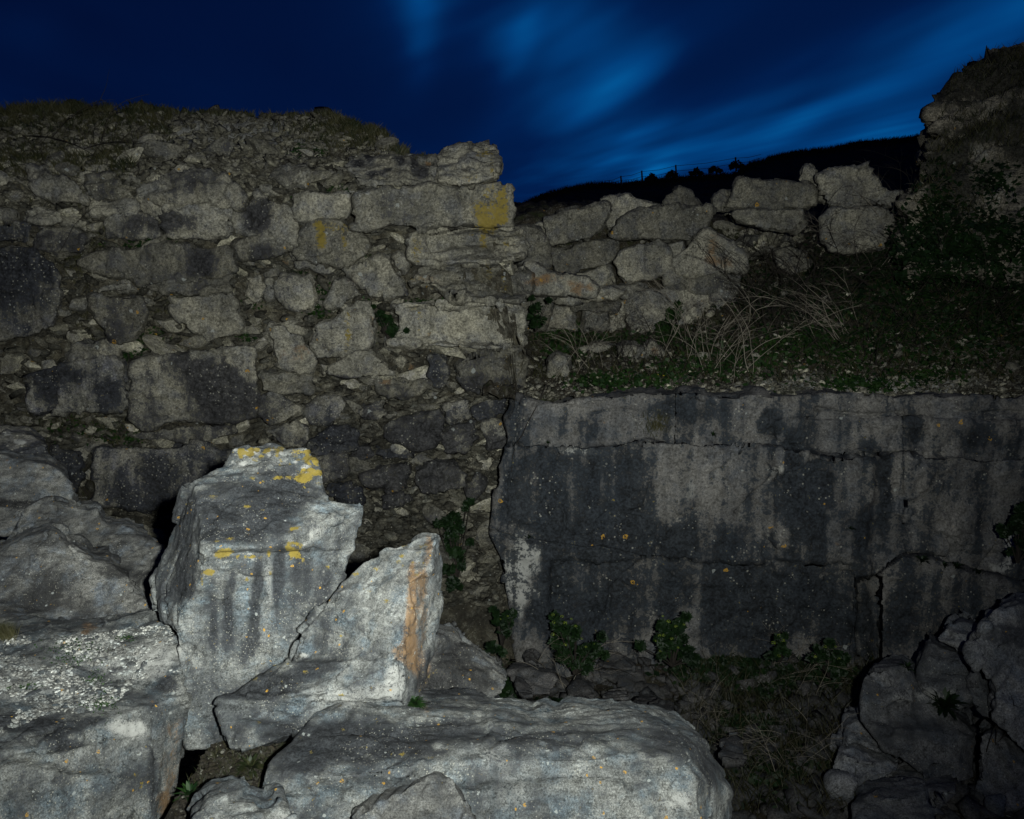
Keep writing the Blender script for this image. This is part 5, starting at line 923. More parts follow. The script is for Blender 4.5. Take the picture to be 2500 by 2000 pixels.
for k in range(14):
    v, f = chunk(300 + k, 3)
    me = bpy.data.meshes.new('wall_stone'); me.from_pydata(v.tolist(), [], f.tolist()); me.update(); me.materials.append(M['rubble'] if k < 7 else M['wall']); protos.append(me)
bw = bvh_of([quarry_wall])
taken = []; n = 0; tries = 0
while n < 285 and tries < 9000:
    tries += 1
    x = rng.uniform(-10, 1255); y = rng.uniform(330, 1440)
    if y < float(ip(x, CREST)) + 14: continue
    if x < 760 and y > 1150 and x > 400: continue
    if y < 430 and rng.random() < .5: continue
    s = rng.choice([.10, .13, .16, .20, .26, .34])
    r = s * F / 12 * .8
    if not free(x, y, r * .45) or any(math.hypot(x - a, y - b) < (r + c) * .72 for a, b, c in taken): continue
    l, nr = hit(bw, x, y)
    if l is None: continue
    o = bpy.data.objects.new('wall_stone', protos[n % 14]); col.objects.link(o)
    o.location = l + nr * s * .15; o.scale = (s * rng.uniform(.8, 1.5), s, s)
    o.rotation_euler = (rng.uniform(-.5, .5), rng.uniform(-.6, .6), rng.uniform(-.7, .7))
    tag(o, stone_label(x, y, s, o.scale[0] / s), 'stone', 'small stones packed between the wall blocks')
    taken.append((x, y, r)); n += 1

def scatter(name, bvh, count, sampler, size, mat, seed, flat=.6, lift=.2, sub=1, kinds=8, kind='stuff', bed=False):
    r = random.Random(seed); ch = [chunk(seed * 10 + k, sub, flat) for k in range(kinds)]
    V = []; Fs = []; off = 0; n = 0; tr = 0
    while n < count and tr < count * 14:
        tr += 1
        x, y = sampler(r)
        if x is None: continue
        l, nr = hit(bvh, x, y)
        if l is None: continue
        v, f = ch[r.randrange(kinds)]; s = size(r)
        R_ = np.array(Matrix.Rotation(r.gauss(.0, .45), 3, 'Y') @ Matrix.Rotation(r.gauss(0, .4), 3, 'X') @ Matrix.Rotation(r.gauss(0, .5), 3, 'Z')) if bed else rot(r)
        w = (v * s * (np.array([r.uniform(1, 1.9), .9, r.uniform(.7, 1.1)]) if bed else 1)) @ R_.T + np.array(l + nr * s * lift)
        V.append(w); Fs.append(f + off); off += len(v); n += 1
    if not V: return None
    v = np.vstack(V); return tag(mesh_from(name, v, np.vstack(Fs), mat, smooth=False), kind=kind)
def wall_s(r):
    x = r.uniform(-20, 1260); y = r.uniform(280, 1460)
    if y < float(ip(x, CREST)) + 4 or not free(x, y): return None, None
    return x, y
def wall_up(r):
    x, y = wall_s(r)
    return (x, y) if x is not None and y < 470 + 60 * r.random() else (None, None)
def wall_lo(r):
    x, y = wall_s(r)
    return (x, y) if x is not None and y >= 430 else (None, None)
scatter('rubble', bw, 2300, wall_up, lambda r: r.choice([.03, .05, .08, .11]), M['rubble'], 5, .55, .15, bed=True)
scatter('rubble', bw, 2500, lambda r: (lambda x, y: (x, y) if free(x, y) else (None, None))(r.uniform(700, 1250), r.uniform(960, 1480)), lambda r: r.choice([.04, .06, .09, .13]), M['rubble_dim'], 18, .5, .15, bed=True)
scatter('rubble', bw, 3300, wall_lo, lambda r: r.choice([.03, .05, .08, .12, .16]), M['rubble_dim'], 15, .55, .15, bed=True)
bs = bvh_of([slope])
def slope_s(r):
    x = r.uniform(1270, 2520); y = 975 - abs(r.gauss(0, 1)) * 60
    return x, y
scatter('scree', bs, 3600, slope_s, lambda r: r.choice([.015, .02, .03, .04, .07]), M['rubble_dim'], 6, .45, .1)
scatter('scree', bs, 500, slope_s, lambda r: r.choice([.03, .05, .09]), M['rubble'], 17, .45, .1)
def slope_s2(r):
    if r.random() < .5: return r.gauss(1860, 60), r.gauss(580, 30)
    return r.uniform(1500, 2500), r.uniform(560, 900)
scatter('scree', bs, 420, slope_s2, lambda r: r.choice([.05, .08, .12, .16]), M['rubble'], 7, .5, .1)
# individual pale stones in the gully of the terrace
for k in range(26):
    x = rng.gauss(1862, 45); y = rng.gauss(590, 30); l, nr = hit(bs, x, y)
    if l is None: continue
    s = rng.choice([.12, .18, .24, .3]); o = bpy.data.objects.new('terrace_stone', protos[k % 14]); col.objects.link(o)
    o.location = l + nr * s * .3; o.scale = (s * 1.3, s, s); o.rotation_euler = (rng.uniform(-.5, .5), rng.uniform(-.5, .5), rng.uniform(0, 6))
    tag(o, 'small pale stone in the rubble heap between the rusty boulder and the hexagonal block', 'stone', 'small stones heaped on the terrace')
bg = bvh_of([ground]); bpit = bvh_of([ground], -.7)
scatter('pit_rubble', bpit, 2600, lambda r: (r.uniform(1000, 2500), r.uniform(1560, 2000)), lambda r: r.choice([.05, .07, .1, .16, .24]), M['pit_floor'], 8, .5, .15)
scatter('gravel', bg, 1500, lambda r: (r.uniform(430, 680), r.uniform(1740, 2010)), lambda r: r.choice([.008, .012, .02, .03]), M['soil'], 9, .5, .3)
bl = bvh_of([ledge])
LT = [(0, 1552), (208, 1550), (410, 1522), (436, 1570), (440, 1640), (330, 1660), (300, 1700), (230, 1745), (120, 1740), (0, 1790)]
def ledge_s(r):
    x = r.uniform(-30, 440); y = r.uniform(1520, 1790)
    if not pip(max(x, 1), y, LT): return None, None
    if r.random() < max(0, (x - 300) / 220): return None, None
    if float(fbm(np.array([[x / 55, y / 26, 0.]]), 3, 8)[0]) < .5 * (r.random() - .62): return None, None
    return x, y
scatter('stone_chips', bl, 9000, ledge_s, lambda r: .0025 + .022 * r.random() ** 4, M['chips'], 10, .5, -.1)
scatter('stone_chips', bl, 90, ledge_s, lambda r: r.uniform(.02, .045), M['hero'], 16, .4, -.1, sub=2)

# ------------------------------------------------------------------ plants
def blades(name, bvh, count, sampler, h, mat, seed, w=.006, lean=.35, up=(0, 0, 1)):
    r = random.Random(seed); V = []; Fs = []; tr = 0; n = 0
    while n < count and tr < count * 5:
        tr += 1; x, y = sampler(r)
        if x is None: continue
        l, nr = hit(bvh, x, y)
        if l is None: continue
        hh = h * r.uniform(.4, 1.3); a = r.uniform(0, 6.28); b = r.uniform(0, 6.28)
        base = np.array(l); t = np.array([math.cos(a) * w, math.sin(a) * w * .6, 0])
        le = np.array([math.cos(b), math.sin(b), 0]) * lean * hh
        m1 = base + np.array([0, 0, hh * .55]) + le * .35; tip = base + np.array([0, 0, hh]) + le
        o = len(V); V += [base - t, base + t, m1 + t * .7, m1 - t * .7, tip]
        Fs += [[o, o + 1, o + 2, o + 3], [o + 3, o + 2, o + 4, o + 4]]; n += 1
    # last triangle written as its own quad with a tiny tip
    V2 = []; F2 = []
    for k in range(0, len(V), 5):
        b0 = len(V2); q = V[k:k + 5]; d = (q[1] - q[0]) * .05
        V2 += [q[0], q[1], q[2], q[3], q[4] + d, q[4] - d]; F2 += [[b0, b0 + 1, b0 + 2, b0 + 3], [b0 + 3, b0 + 2, b0 + 4, b0 + 5]]
    return V2, F2
def grass(name, bvh, count, sampler, h, mat, seed, w=.006, lean=.35, label=None, cat=None, group=None):
    V, Fq = blades(name, bvh, count, sampler, h, mat, seed, w, lean)
    if not V: return None
    o = mesh_from(name, V, Fq, mat, smooth=False)
    return tag(o, label, cat, group) if label else tag(o, kind='stuff')
def crest_s(x0, x1, sy, bias=0):
    def f(r):
        x = r.uniform(x0, x1); return x, float(ip(x, CREST)) + 3 + abs(r.gauss(0, 1)) * sy
    return f
grass('grass', bw, 7500, crest_s(-60, 420, 34), .12, M['grass'], 21, .008, .7)
grass('grass', bw, 1500, crest_s(420, 1080, 5), .10, M['grass'], 22, .006, .5)
grass('grass', bw, 2600, lambda r: (r.gauss(850, 60), float(ip(850, CREST)) + 10 + abs(r.gauss(0, 1)) * 26 + 0), .11, M['grass'], 23, .008, .7)
grass('grass', bw, 2500, crest_s(800, 1050, 22), .12, M['grass'], 24, .008, .6)
grass('grass', bw, 2500, lambda r: (r.uniform(0, 330), r.gauss(400, 22)), .14, M['grass'], 25, .008, .8)
grass('grass', bw, 3800, lambda r: ((lambda c: (r.gauss(c[0], c[2]), r.gauss(c[1], c[3])))(r.choice([(200,500,60,8),(200,740,14,50),(240,600,14,30),(290,660,20,12),(420,755,30,16),(120,1040,70,22),(270,1060,30,22),(395,520,12,20),(180,640,16,16),(220,1200,16,26),(250,830,40,10)]))), .15, M['grass'], 26, .007, .7)
grass('grass', bs, 9000, lambda r: (r.uniform(1300, 2520), r.uniform(560, 935)), .14, M['grass'], 27, .007, .8)
bh = bvh_of([hill])
grass('heath', bh, 9000, lambda r: ((lambda x: (x, float(ip(x, HC)) + 2 + abs(r.gauss(0, 1)) * 6))(r.uniform(1255, 2300))), .26, M['hill'], 28, .02, .4)
outc = bpy.data.objects['outcrop']; bo = bvh_of([outc])
grass('grass', bo, 2800, lambda r: ((lambda c: (r.gauss(c[0], c[2]), r.gauss(c[1], c[3])))(r.choice([(2440,200,70,34),(2400,180,70,30),(2380,300,50,24),(2330,360,40,30),(2300,420,40,40),(2420,330,40,20),(2480,300,30,60),(2260,480,20,50),(2350,520,60,30),(2480,150,40,16)]))), .13, M['grass'], 29, .008, .8)
grass('grass', bg, 1300, lambda r: (r.gauss(560, 55), r.uniform(1800, 1990)), .035, M['grass'], 30, .0018, .9)
grass('grass', bpit, 3500, lambda r: (r.uniform(1650, 2150), r.uniform(1620, 2000)), .28, M['grass'], 31, .006, .8)
grass('grass_tuft', bl, 700, lambda r: (r.gauss(10, 13), r.gauss(1556, 5)), .07, M['grass'], 32, .0016, .5, 'brown-green grass tuft at the back left corner of the chip-strewn block', 'grass')

def leafy(name, centers, leaf, nleaf, mat, seed, stems=True, label='', group=None, cat='plant', smat=None, umbel=None, flower=None):
    """centers: (point, radius) blobs of foliage around a root point (first entry's base)"""
    r = random.Random(seed); V = []; Fs = []
    def quad(p, s, nrm=None):
        n = np.array([r.gauss(0, 1), r.gauss(0, 1) - .6, abs(r.gauss(0, 1)) + .5]); n /= np.linalg.norm(n)
        a = np.cross(n, [r.gauss(0, 1), r.gauss(0, 1), r.gauss(0, 1)]); a /= np.linalg.norm(a); b = np.cross(n, a)
        o = len(V); V.extend([p - a * s, p + b * s * .55 + n * s * .12, p + a * s, p - b * s * .55 + n * s * .12]); Fs.append([o, o + 1, o + 2, o + 3])
    centers0 = centers; centers = [(np.array(c), rad * .72) for c, rad in centers]
    for (c, rad) in list(centers):
        for _ in range(3 if stems else 0): centers.append((c + np.array([r.gauss(0, 1), r.gauss(0, .6), r.gauss(.1, .9)]) * rad * 1.15, rad * r.uniform(.3, .55)))
    nleaf = int(nleaf * .42)
    for (c, rad) in centers:
        for _ in range(nleaf):
            d = np.array([r.gauss(0, 1), r.gauss(0, 1), r.gauss(0, 1)]); d = d / np.linalg.norm(d) * rad * r.random() ** .45
            quad(np.array(c) + d * np.array([1, .7, .8]), leaf * r.uniform(.6, 1.3))
    root = np.array(centers[0][0]); zmin = min(c[0][2] - c[1] for c in centers); root = np.array([np.mean([c[0][0] for c in centers]), np.mean([c[0][1] for c in centers]), zmin])
    e = bpy.data.objects.new(name, None); col.objects.link(e); e.location = root; e.empty_display_size = .1
    tag(e, label, cat, group)
    mesh_from('leaves', V, Fs, mat, smooth=False, parent=e)
    if stems:
        SV = []; SF = []
        for (c, rad) in centers:
            tube(SV, SF, [root + np.array([r.uniform(-.02, .02), 0, -.03]), (root + np.array(c)) / 2 + np.array([r.uniform(-.3, .3) * rad, 0, 0]), np.array(c)], leaf * .16, leaf * .08)
        mesh_from('stem', SV, SF, smat or M['dktwig'], parent=e)
    if umbel:
        for (c, rad) in umbel:
            UV = []; UF = []
            for _ in range(26):
                d = np.array([r.gauss(0, 1), r.gauss(0, 1), abs(r.gauss(0, 1)) * .6]); d = d / np.linalg.norm(d) * rad
                p = np.array(c) + d; s = rad * .22; o = len(UV)
                n = d / np.linalg.norm(d); a = np.cross(n, [0, .3, 1]); a /= np.linalg.norm(a) + 1e-6; b = np.cross(n, a)
                UV.extend([p - a * s, p - b * s, p + a * s, p + b * s]); UF.append([o, o + 1, o + 2, o + 3])
            mesh_from('flower_head', UV, UF, flower or M['umbel'], smooth=False, parent=e)
    return e
def tube(V, Fs, pts, r0, r1, k=5):
    pts = [np.asarray(p, float) for p in pts]; n = len(pts); rings = []
    for i, p in enumerate(pts):
        d = pts[min(i + 1, n - 1)] - pts[max(i - 1, 0)]; d /= np.linalg.norm(d) + 1e-9
        a = np.cross(d, [.31, .87, .4]); a /= np.linalg.norm(a) + 1e-9; b = np.cross(d, a); rr = r0 + (r1 - r0) * i / (n - 1)
        o = len(V); rings.append(o)
        for j in range(k):
            t = 2 * math.pi * j / k; V.append(p + rr * (a * math.cos(t) + b * math.sin(t)))
    for i in range(n - 1):
        for j in range(k):
            Fs.append([rings[i] + j, rings[i] + (j + 1) % k, rings[i + 1] + (j + 1) % k, rings[i + 1] + j])
def PP(l): return [(P(x, y, d), r / F * d) for x, y, d, r in l]
# yellow-green flowering plants at the foot of the cliff
GA = 'flowering umbel plants at the foot of the cliff'
leafy('umbel_plant', PP([(1365,1530,10.3,26),(1385,1570,10.3,28),(1400,1540,10.3,22),(1375,1600,10.3,28),(1430,1590,10.3,26),(1450,1580,10.2,22),(1405,1620,10.3,24)]), .07, 150, M['dkgreen'], 41, label='tallest leafy umbel plant with round yellow-green heads, left foot of the cliff', group=GA, umbel=PP([(1350,1502,10.2,5),(1372,1506,10.2,5),(1395,1512,10.2,4),(1352,1520,10.2,5),(1380,1522,10.2,6),(1350,1550,10.2,6),(1385,1550,10.2,5),(1380,1575,10.2,5),(1405,1530,10.2,5),(1430,1580,10.2,4),(1420,1560,10.2,4),(1452,1572,10.2,3)]))
leafy('umbel_plant', PP([(1620,1530,10.3,24),(1655,1530,10.3,22),(1615,1560,10.3,26),(1650,1570,10.3,28),(1625,1590,10.3,24),(1675,1600,10.3,24)]), .07, 140, M['dkgreen'], 42, label='two-headed leafy umbel plant near the middle of the cliff foot', group=GA, umbel=PP([(1618,1505,10.2,4),(1632,1518,10.2,6),(1650,1530,10.2,5),(1670,1525,10.2,4),(1610,1552,10.2,5),(1620,1552,10.2,5),(1600,1565,10.2,4),(1640,1560,10.2,5),(1655,1582,10.2,4),(1612,1590,10.2,4)]))
leafy('umbel_plant', PP([(1900,1560,10.2,14),(1905,1585,10.2,16),(1892,1600,10.2,16)]), .06, 90, M['dkgreen'], 43, label='slender umbel plant with three bright heads, right of the dark ground cover', group=GA, umbel=PP([(1902,1552,10.1,5),(1888,1570,10.1,6),(1912,1565,10.1,5),(1902,1602,10.1,5)]))
leafy('umbel_plant', PP([(2015,1595,10.0,20),(2040,1605,10.0,22),(2000,1612,10.0,18),(2055,1615,10.0,16),(2030,1630,10.0,18)]), .07, 90, M['dkgreen'], 44, label='squat dim umbel plant left of the brown recess in the cliff', group=GA, umbel=PP([(1990,1604,9.9,5),(2015,1580,9.9,5),(2048,1608,9.9,5),(2040,1580,9.9,4)]))
leafy('umbel_plant', PP([(1215,1515,10.6,22),(1240,1505,10.6,20),(1230,1540,10.6,24),(1200,1580,10.2,20)]), .06, 90, M['dkgreen'], 45, label='pale-leaved umbel plant where the rubble meets the cliff corner', group=GA, umbel=PP([(1240,1505,10.5,3),(1222,1512,10.5,3)]))
leafy('shrub', PP([(1090,1275,11.4,24),(1110,1260,11.4,22),(1100,1310,11.4,28),(1115,1350,11.3,24),(1095,1390,11.2,24),(1120,1290,11.4,22),(1105,1420,11.1,18)]), .055, 170, M['dkgreen'], 46, label='tall leafy shrub in the dark gully above the rusty-edged slab', cat='shrub')
leafy('shrub', PP([(945,780,12.0,20),(960,800,11.9,16),(968,818,11.9,12),(928,768,12.0,14)]), .045, 110, M['dkgreen'], 47, label='dark green bush growing out of the gap beside the long fifth-course block', cat='shrub')
leafy('shrub', PP([(1310,750,13.6,18),(1300,775,13.6,18),(1312,790,13.6,18)]), .06, 110, M['dkgreen'], 48, label='ivy bush right beside the free end of the wall', cat='shrub')
leafy('shrub', PP([(1640,765,14.6,20),(1628,790,14.6,20),(1645,805,14.6,22),(1630,830,14.5,26),(1655,825,14.5,22)]), .07, 120, M['green'], 49, label='upright leafy bush in front of the long dim back step', cat='shrub')
leafy('shrub', PP([(2500,1270,10.2,36),(2475,1290,10.2,26),(2500,1320,10.2,34),(2520,1350,10.2,30),(2490,1245,10.2,20)]), .045, 260, M['dkgreen'], 50, label='bushy dark shrub leaning in from the right edge over the cliff', cat='shrub')
leafy('flowering_plant', PP([(1612,925,12.2,12),(1600,940,12.1,12),(1615,950,12.1,10)]), .04, 60, M['green'], 51, label='small plant with yellow flowers at the edge of the ledge', umbel=PP([(1606,915,12.1,3),(1618,930,12.1,3),(1604,945,12.1,3),(1600,960,12.0,3),(1612,942,12.0,3),(1620,918,12.0,3)]), flower=M['flower'])
# low dark cover on the pit floor and slope
def patches(name, bvh, cl, nl, leaf, mat, seed):
    r = random.Random(seed); V = []; Fs = []
    for (cx_, cy_, sx, sy, k) in cl:
        for _ in range(int(nl * k)):
            l, nr = hit(bvh, r.gauss(cx_, sx), r.gauss(cy_, sy))
            if l is None: continue
            p = np.array(l) + np.array(nr) * leaf * r.uniform(.2, 2.2); s = leaf * r.uniform(.5, 1.3)
            n = np.array([r.gauss(0, 1), r.gauss(0, 1) - .5, abs(r.gauss(0, 1)) + .6]); n /= np.linalg.norm(n)
            a = np.cross(n, [r.gauss(0, 1), r.gauss(0, 1), r.gauss(0, 1)]); a /= np.linalg.norm(a); b = np.cross(n, a)
            o = len(V); V += [p - a * s, p + b * s * .6, p + a * s, p - b * s * .6]; Fs.append([o, o + 1, o + 2, o + 3])
    return tag(mesh_from(name, V, Fs, mat, smooth=False), kind='stuff')
patches('ground_cover', bpit, [(1760,1610,50,20,1.5),(1840,1630,60,20,1.5),(1720,1640,40,14,1),(1900,1670,50,16,.6),(1840,1790,40,16,.6),(1980,1650,60,20,.6),(1890,1900,60,30,.5),(1230,1690,20,20,.5),(1380,1740,30,16,.3)], 1100, .055, M['dkgreen'], 61)
patches('ground_cover', bs, [(2300,840,90,40,1.6),(2200,780,80,40,1),(2050,850,80,34,1.2),(1960,830,60,26,.9),(1850,870,70,24,.8),(1700,905,90,18,.9),(1560,935,60,12,.5),(1370,812,40,16,.9),(1380,850,30,20,.5),(1530,830,50,12,.5),(2060,940,36,9,.5),(2140,945,36,9,.4),(2250,920,40,12,.5),(2400,760,80,60,.6),(2420,640,80,50,.6),(1460,935,40,10,.5),(1700,850,40,24,.6)], 620, .045, M['green'], 62)
bso = bvh_of([slope, bpy.data.objects['outcrop']])
patches('ground_cover', bso, [(2350,590,110,30,2),(2290,500,26,50,.5),(2420,440,30,20,.3),(2350,620,110,60,3),(2200,640,90,50,2.2),(2250,760,160,50,2),(2050,660,90,40,1),(1900,720,110,50,.8),(2450,740,60,60,1)], 1100, .05, M['dkgreen'], 63)
patches('lichen_moss', bl, [(190,1580,40,12,.5),(180,1610,30,10,.4),(250,1720,16,12,.5),(60,1680,20,6,.2),(230,1660,14,6,.3),(310,1560,14,5,.3)], 260, .007, M['green'], 64)
patches('ivy', bw, [(330,600,30,8,.4),(380,590,24,8,.5),(330,830,14,16,1),(320,860,24,10,.7),(780,770,16,10,.9),(770,745,12,12,.7),(740,480,10,6,0.2),(600,822,12,8,.6),(880,745,16,10,.3),(1015,742,18,7,.8),(1075,738,14,5,.5),(1160,738,24,5,.6),(1110,720,4,12,.3),(820,467,14,7,.7),(1022,448,20,7,.8),(740,370,14,8,.4),(735,675,14,6,.6),(790,720,12,12,.5),(900,640,14,8,.5),(260,1060,20,16,.8),(330,1070,14,12,.7),(150,1050,40,16,.7),(620,740,14,10,.3),(400,820,20,14,.3),(780,375,10,6,.3),(345,225,10,5,.2),(480,640,20,5,.1),(900,850,20,30,.3),(1170,995,14,4,.4)], 260, .032, M['green'], 65)
# small herbs
def herb(px_, py_, bvh, size, label, seed, n=1.0, mat='green', nblade=60):
    r = random.Random(seed); l, nr = hit(bvh, px_, py_)
    if l is None: return
    base = np.array(l); V = []; Fs = []
    for _ in range(int(nblade * n)):
        a = r.uniform(0, 6.28); L_ = size * r.uniform(.5, 1.1); w = size * .09; e = r.uniform(.25, 1.3)
        d = np.array([math.cos(a) * math.cos(e), math.sin(a) * math.cos(e), math.sin(e)]); t = np.cross(d, [0, 0, 1]); t /= np.linalg.norm(t)
        m_ = base + d * L_ * .55; tip = base + d * L_ - np.array([0, 0, L_ * .25])
        o = len(V); V += [base - t * w * .4, base + t * w * .4, m_ + t * w, m_ - t * w, tip + t * w * .1, tip - t * w * .1]
        Fs += [[o, o + 1, o + 2, o + 3], [o + 3, o + 2, o + 4, o + 5]]
    tag(mesh_from('herb', V, Fs, M[mat], smooth=False), label, 'plant')
herb(468, 1815, bg, .10, 'bright green herb against the rusty side of the chip-strewn block', 1)
herb(462, 1945, bg, .09, 'star-shaped green rosette on the soil near the bottom edge', 2)
herb(612, 1880, bg, .10, 'pale spiky grass rosette beside the broad pale boulder', 3, mat='grass', nblade=90)
herb(1012, 1722, bvh_of([o for o in bpy.data.objects if o.name.startswith('front_boulder') or o.name.startswith('dark_slab')]), .08, 'little leafy green weed in the crack below the rusty edge', 4, 1.5)
pit_b = bvh_of([o for o in bpy.data.objects if o.name.startswith('pit_boulder')])
herb(2303, 1728, pit_b, .30, 'dark green herb growing on the back of the huge faceted boulder', 5, 1.2, 'dkgreen')
herb(2215, 1632, pit_b, .12, 'tiny dark weed at the top left of the huge faceted boulder', 6, .6, 'dkgreen')
bc = bvh_of([cliff])
for k, (x, y, s, lab) in enumerate([(2250, 1372, .16, 'largest dark green tuft on the sloping cliff shelf, nearest the middle'), (2305, 1383, .10, 'thin tuft with one dark upright stalk on the cliff shelf'), (2335, 1388, .13, 'round dark tuft on the cliff shelf, third from the left'), (2390, 1402, .12, 'low dark tuft on the cliff shelf next to the white broken patch'), (1292, 1312, .10, 'mossy tuft in the crack at the left corner of the cliff'), (2075, 1292, .10, 'small dark tuft high on the stained cliff face'), (1740, 1064, .10, 'little weed on the sandy seam near the top of the cliff'), (1337, 1083, .07, 'small weed on the left part of the seam under the top course')]):
    herb(x, y, bc, s, lab, 20 + k, 1, 'dkgreen')
grass('grass_tuft', bc, 500, lambda r: (r.gauss(1605, 16), r.gauss(1040, 12)), .12, M['grass'], 33, .004, .7, 'dry dark grass tuft in the notch of the cliff top course', 'grass')
grass('grass_tuft', bvh_of([ridge for ridge in bpy.data.objects if ridge.name.startswith('rounded_boulder')] + [quarry_wall]), 300, lambda r: (r.gauss(222, 10), r.gauss(1215, 14)), .25, M['dktwig'], 34, .004, .5, 'dark dry grass tuft behind the rounded boulder on the left', 'grass')

# brambles: dead arching canes on the slope
def cane(V, Fs, r, p, length, head, rise, w, depth=0):
    pts = [np.array(p)]; d = np.array([math.cos(head), -.25 + r.gauss(0, .2), rise]); d /= np.linalg.norm(d); q = np.array(p); n = 9
    for i in range(n):
        d = d + np.array([r.gauss(0, .10), r.gauss(0, .08), -.045 - .03 * i / n]) ; d /= np.linalg.norm(d); q = q + d * length / n; pts.append(q)
        if depth < 2 and i > 1 and r.random() < .45: cane(V, Fs, r, q, length * r.uniform(.3, .55), head + r.uniform(-.9, .9), r.uniform(.1, 1.0), w * .6, depth + 1)
    tube(V, Fs, pts, w, w * .35, 4)
def bramble(sx, sy, spread, n, length, seed, mat, label, w=.010, heads=(0, 3.1), bvh=None, group='bare bramble bushes on the slope', rises=(.6, 2.0)):
    r = random.Random(seed); V = []; Fs = []; ro = None
    for _ in range(n):
        l, nr = hit(bvh or bs, r.gauss(sx, spread), r.gauss(sy, spread * .35))
        if l is None: continue
        if ro is None: ro = np.array(l)
        cane(V, Fs, r, np.array(l), length * r.uniform(.6, 1.2), r.uniform(*heads), r.uniform(*rises), w * r.uniform(.6, 1.2))
    if V: tag(mesh_from('bramble_bush', V, Fs, mat), label, 'bush', group)
bramble(2060, 820, 26, 13, 1.3, 71, M['twig'], 'bush of pale bare canes fanning out to the upper left, right of centre', .006, (1.9, 3.1))
bramble(1790, 905, 40, 14, 1.2, 72, M['twig'], 'pale upright bare branches standing over the scree edge', .006, (1.0, 2.4))
bramble(1710, 860, 50, 12, 1.1, 73, M['twig'], 'thin grey bare bush right of the pointed stone', .006, (1.0, 2.6))
bramble(1900, 800, 70, 30, 1.3, 74, M['dktwig'], 'dark tangle of bare canes behind the pale fan', .009, (.3, 2.9))
bramble(2150, 640, 50, 14, 1.6, 75, M['twig'], 'arching straw-coloured canes below the hexagonal block', .006, (.0, 3.1))
bramble(1420, 900, 40, 10, 1.0, 76, M['twig'], 'reddish bare twigs in the corner between wall and ledge', .005, (.2, 2.9))
bramble(1950, 700, 110, 40, 1.1, 77, M['dktwig'], 'low dark thicket of twigs under the fallen blocks', .009, (.2, 2.9))
bramble(2380, 800, 110, 26, 1.2, 86, M['dktwig'], 'dark wiry stems over the green slope at the right edge', .006, (.2, 2.9))
bramble(2100, 880, 90, 22, .8, 87, M['dktwig'], 'low wiry stems along the scree edge right of the pale fan', .005, (.2, 2.9))
bramble(1560, 890, 60, 20, .9, 88, M['dktwig'], 'dark twigs along the ledge left of the pale bare branches', .005, (.2, 2.9))
bramble(2330, 720, 60, 12, 1.2, 78, M['dktwig'], 'dark scrambling twigs on the green slope at the right', .007, (.2, 2.9))
bramble(2240, 560, 40, 16, 1.2, 79, M['dktwig'], 'dark scrub at the foot of the outcrop', .009, (.2, 2.9))
bramble(1960, 1880, 60, 9, .9, 80, M['twig'], 'dry stalks leaning over the pit floor left of the pit rocks', .004, (.6, 2.6), bpit, 'dry stalks in the pit')
bramble(1740, 1800, 30, 5, .8, 81, M['twig'], 'dry stalks right behind the right end of the broad pale boulder', .004, (.6, 2.6), bpit, 'dry stalks in the pit')
bramble(1500, 1640, 90, 14, .7, 89, M['dktwig'], 'thin dead stems between the two tallest umbel plants', .004, (.4, 2.7), bpit, 'dry stalks in the pit')
bramble(1900, 1660, 90, 14, .8, 91, M['twig'], 'straw-coloured stems around the slender umbel plant', .004, (.4, 2.7), bpit, 'dry stalks in the pit')
bramble(1380, 1690, 30, 5, .8, 82, M['twig'], 'dry straw lying under the tallest umbel plant', .005, (.1, 3.0), bpit, 'dry stalks in the pit')
bramble(40, 330, 14, 9, 2.6, 83, M['dktwig'], 'dark bare creeper trailing down the upper left corner of the wall', .010, (-.9, .3), bw, 'dark creepers on the wall', (-.9, .1))
bramble(2440, 1840, 30, 3, .9, 84, M['dktwig'], 'thin dark twigs over the corner block at the bottom right', .006, (.9, 2.2), pit_b, 'twigs on the pit rocks')
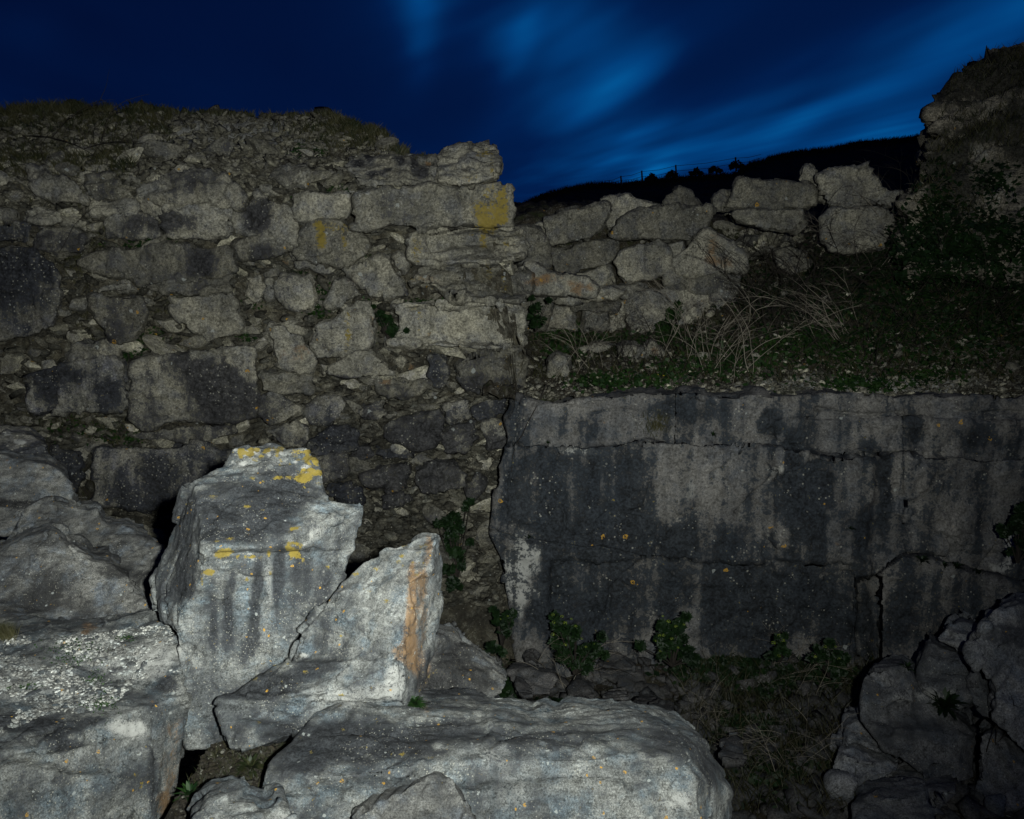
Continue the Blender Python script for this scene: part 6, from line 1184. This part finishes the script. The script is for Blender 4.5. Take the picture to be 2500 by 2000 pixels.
# vine hanging down the left corner of the cliff
V = []; Fs = []; pts = []
for x, y in [(1335, 935), (1322, 965), (1305, 1000), (1288, 1030), (1275, 1060), (1262, 1080), (1252, 1110), (1249, 1150)]:
    l, nr = hit(bc, x, y)
    pts.append(np.array(l if l is not None and y > 985 else P(x, y, 11.5)) - np.array([0, .05, 0]))
tube(V, Fs, pts, .008, .005, 5)
tag(mesh_from('vine', V, Fs, M['dktwig']), 'thin dark vine hanging down the top left corner of the cliff', 'vine')

# ------------------------------------------------------------------ fence and bushes on the hill
fe = bpy.data.objects.new('wire_fence', None); col.objects.link(fe)
posts = [(1516, 447, 430), (1567, 443, 417), (1650, 430, 403), (1796, 412, 384)]
b0 = P(1516, 447, 55); fe.location = b0
tag(fe, 'wire fence with four leaning posts on the crest of the black hill', 'fence')
tops = []
for x, yb, yt in posts:
    a = P(x + 1.5, yb + 6, 55); b = P(x - .5, yt, 55); V = []; Fs = []
    tube(V, Fs, [a, (a + b) / 2, b], .062, .055, 8); i0 = len(V) - 8
    V.append(b); Fs += [[i0 + j, i0 + (j + 1) % 8, len(V) - 1, len(V) - 1] for j in range(0)]
    mesh_from('post', V[:-1], Fs, M['post'], parent=fe); tops.append((a, b))
V = []; Fs = []
tops = [(P(1480, 452, 55), P(1478, 441, 55))] + tops + [(P(1860, 396, 55), P(1858, 376, 55))]
for fr in (.93, .55):
    for (a0, b0_), (a1, b1) in zip(tops[:-1], tops[1:]):
        p0 = a0 + (b0_ - a0) * fr; p1 = a1 + (b1 - a1) * fr; mid = (p0 + p1) / 2 - np.array([0, 0, .08])
        tube(V, Fs, [p0, mid, p1], .014, .014, 4)
mesh_from('wire', V, Fs, M['post'], parent=fe)
for k, (x, y, rr, lab) in enumerate([(1590, 432, 12, 'small bush at the second fence post'), (1640, 424, 12, 'low bush just left of the third fence post'), (1745, 412, 14, 'dark bush between third and fourth fence post'), (1798, 402, 16, 'rounded bush at the fourth fence post'), (1700, 420, 14, 'flat dark bush right of the third fence post')]):
    leafy('hill_bush', PP([(x, y, 55, rr), (x + rr * .7, y + 5, 55, rr * .7), (x - rr * .7, y + 5, 55, rr * .7)]), .16, 130, M['hill'], 90 + k, stems=False, label=lab, cat='bush', group='bushes on the hill crest')
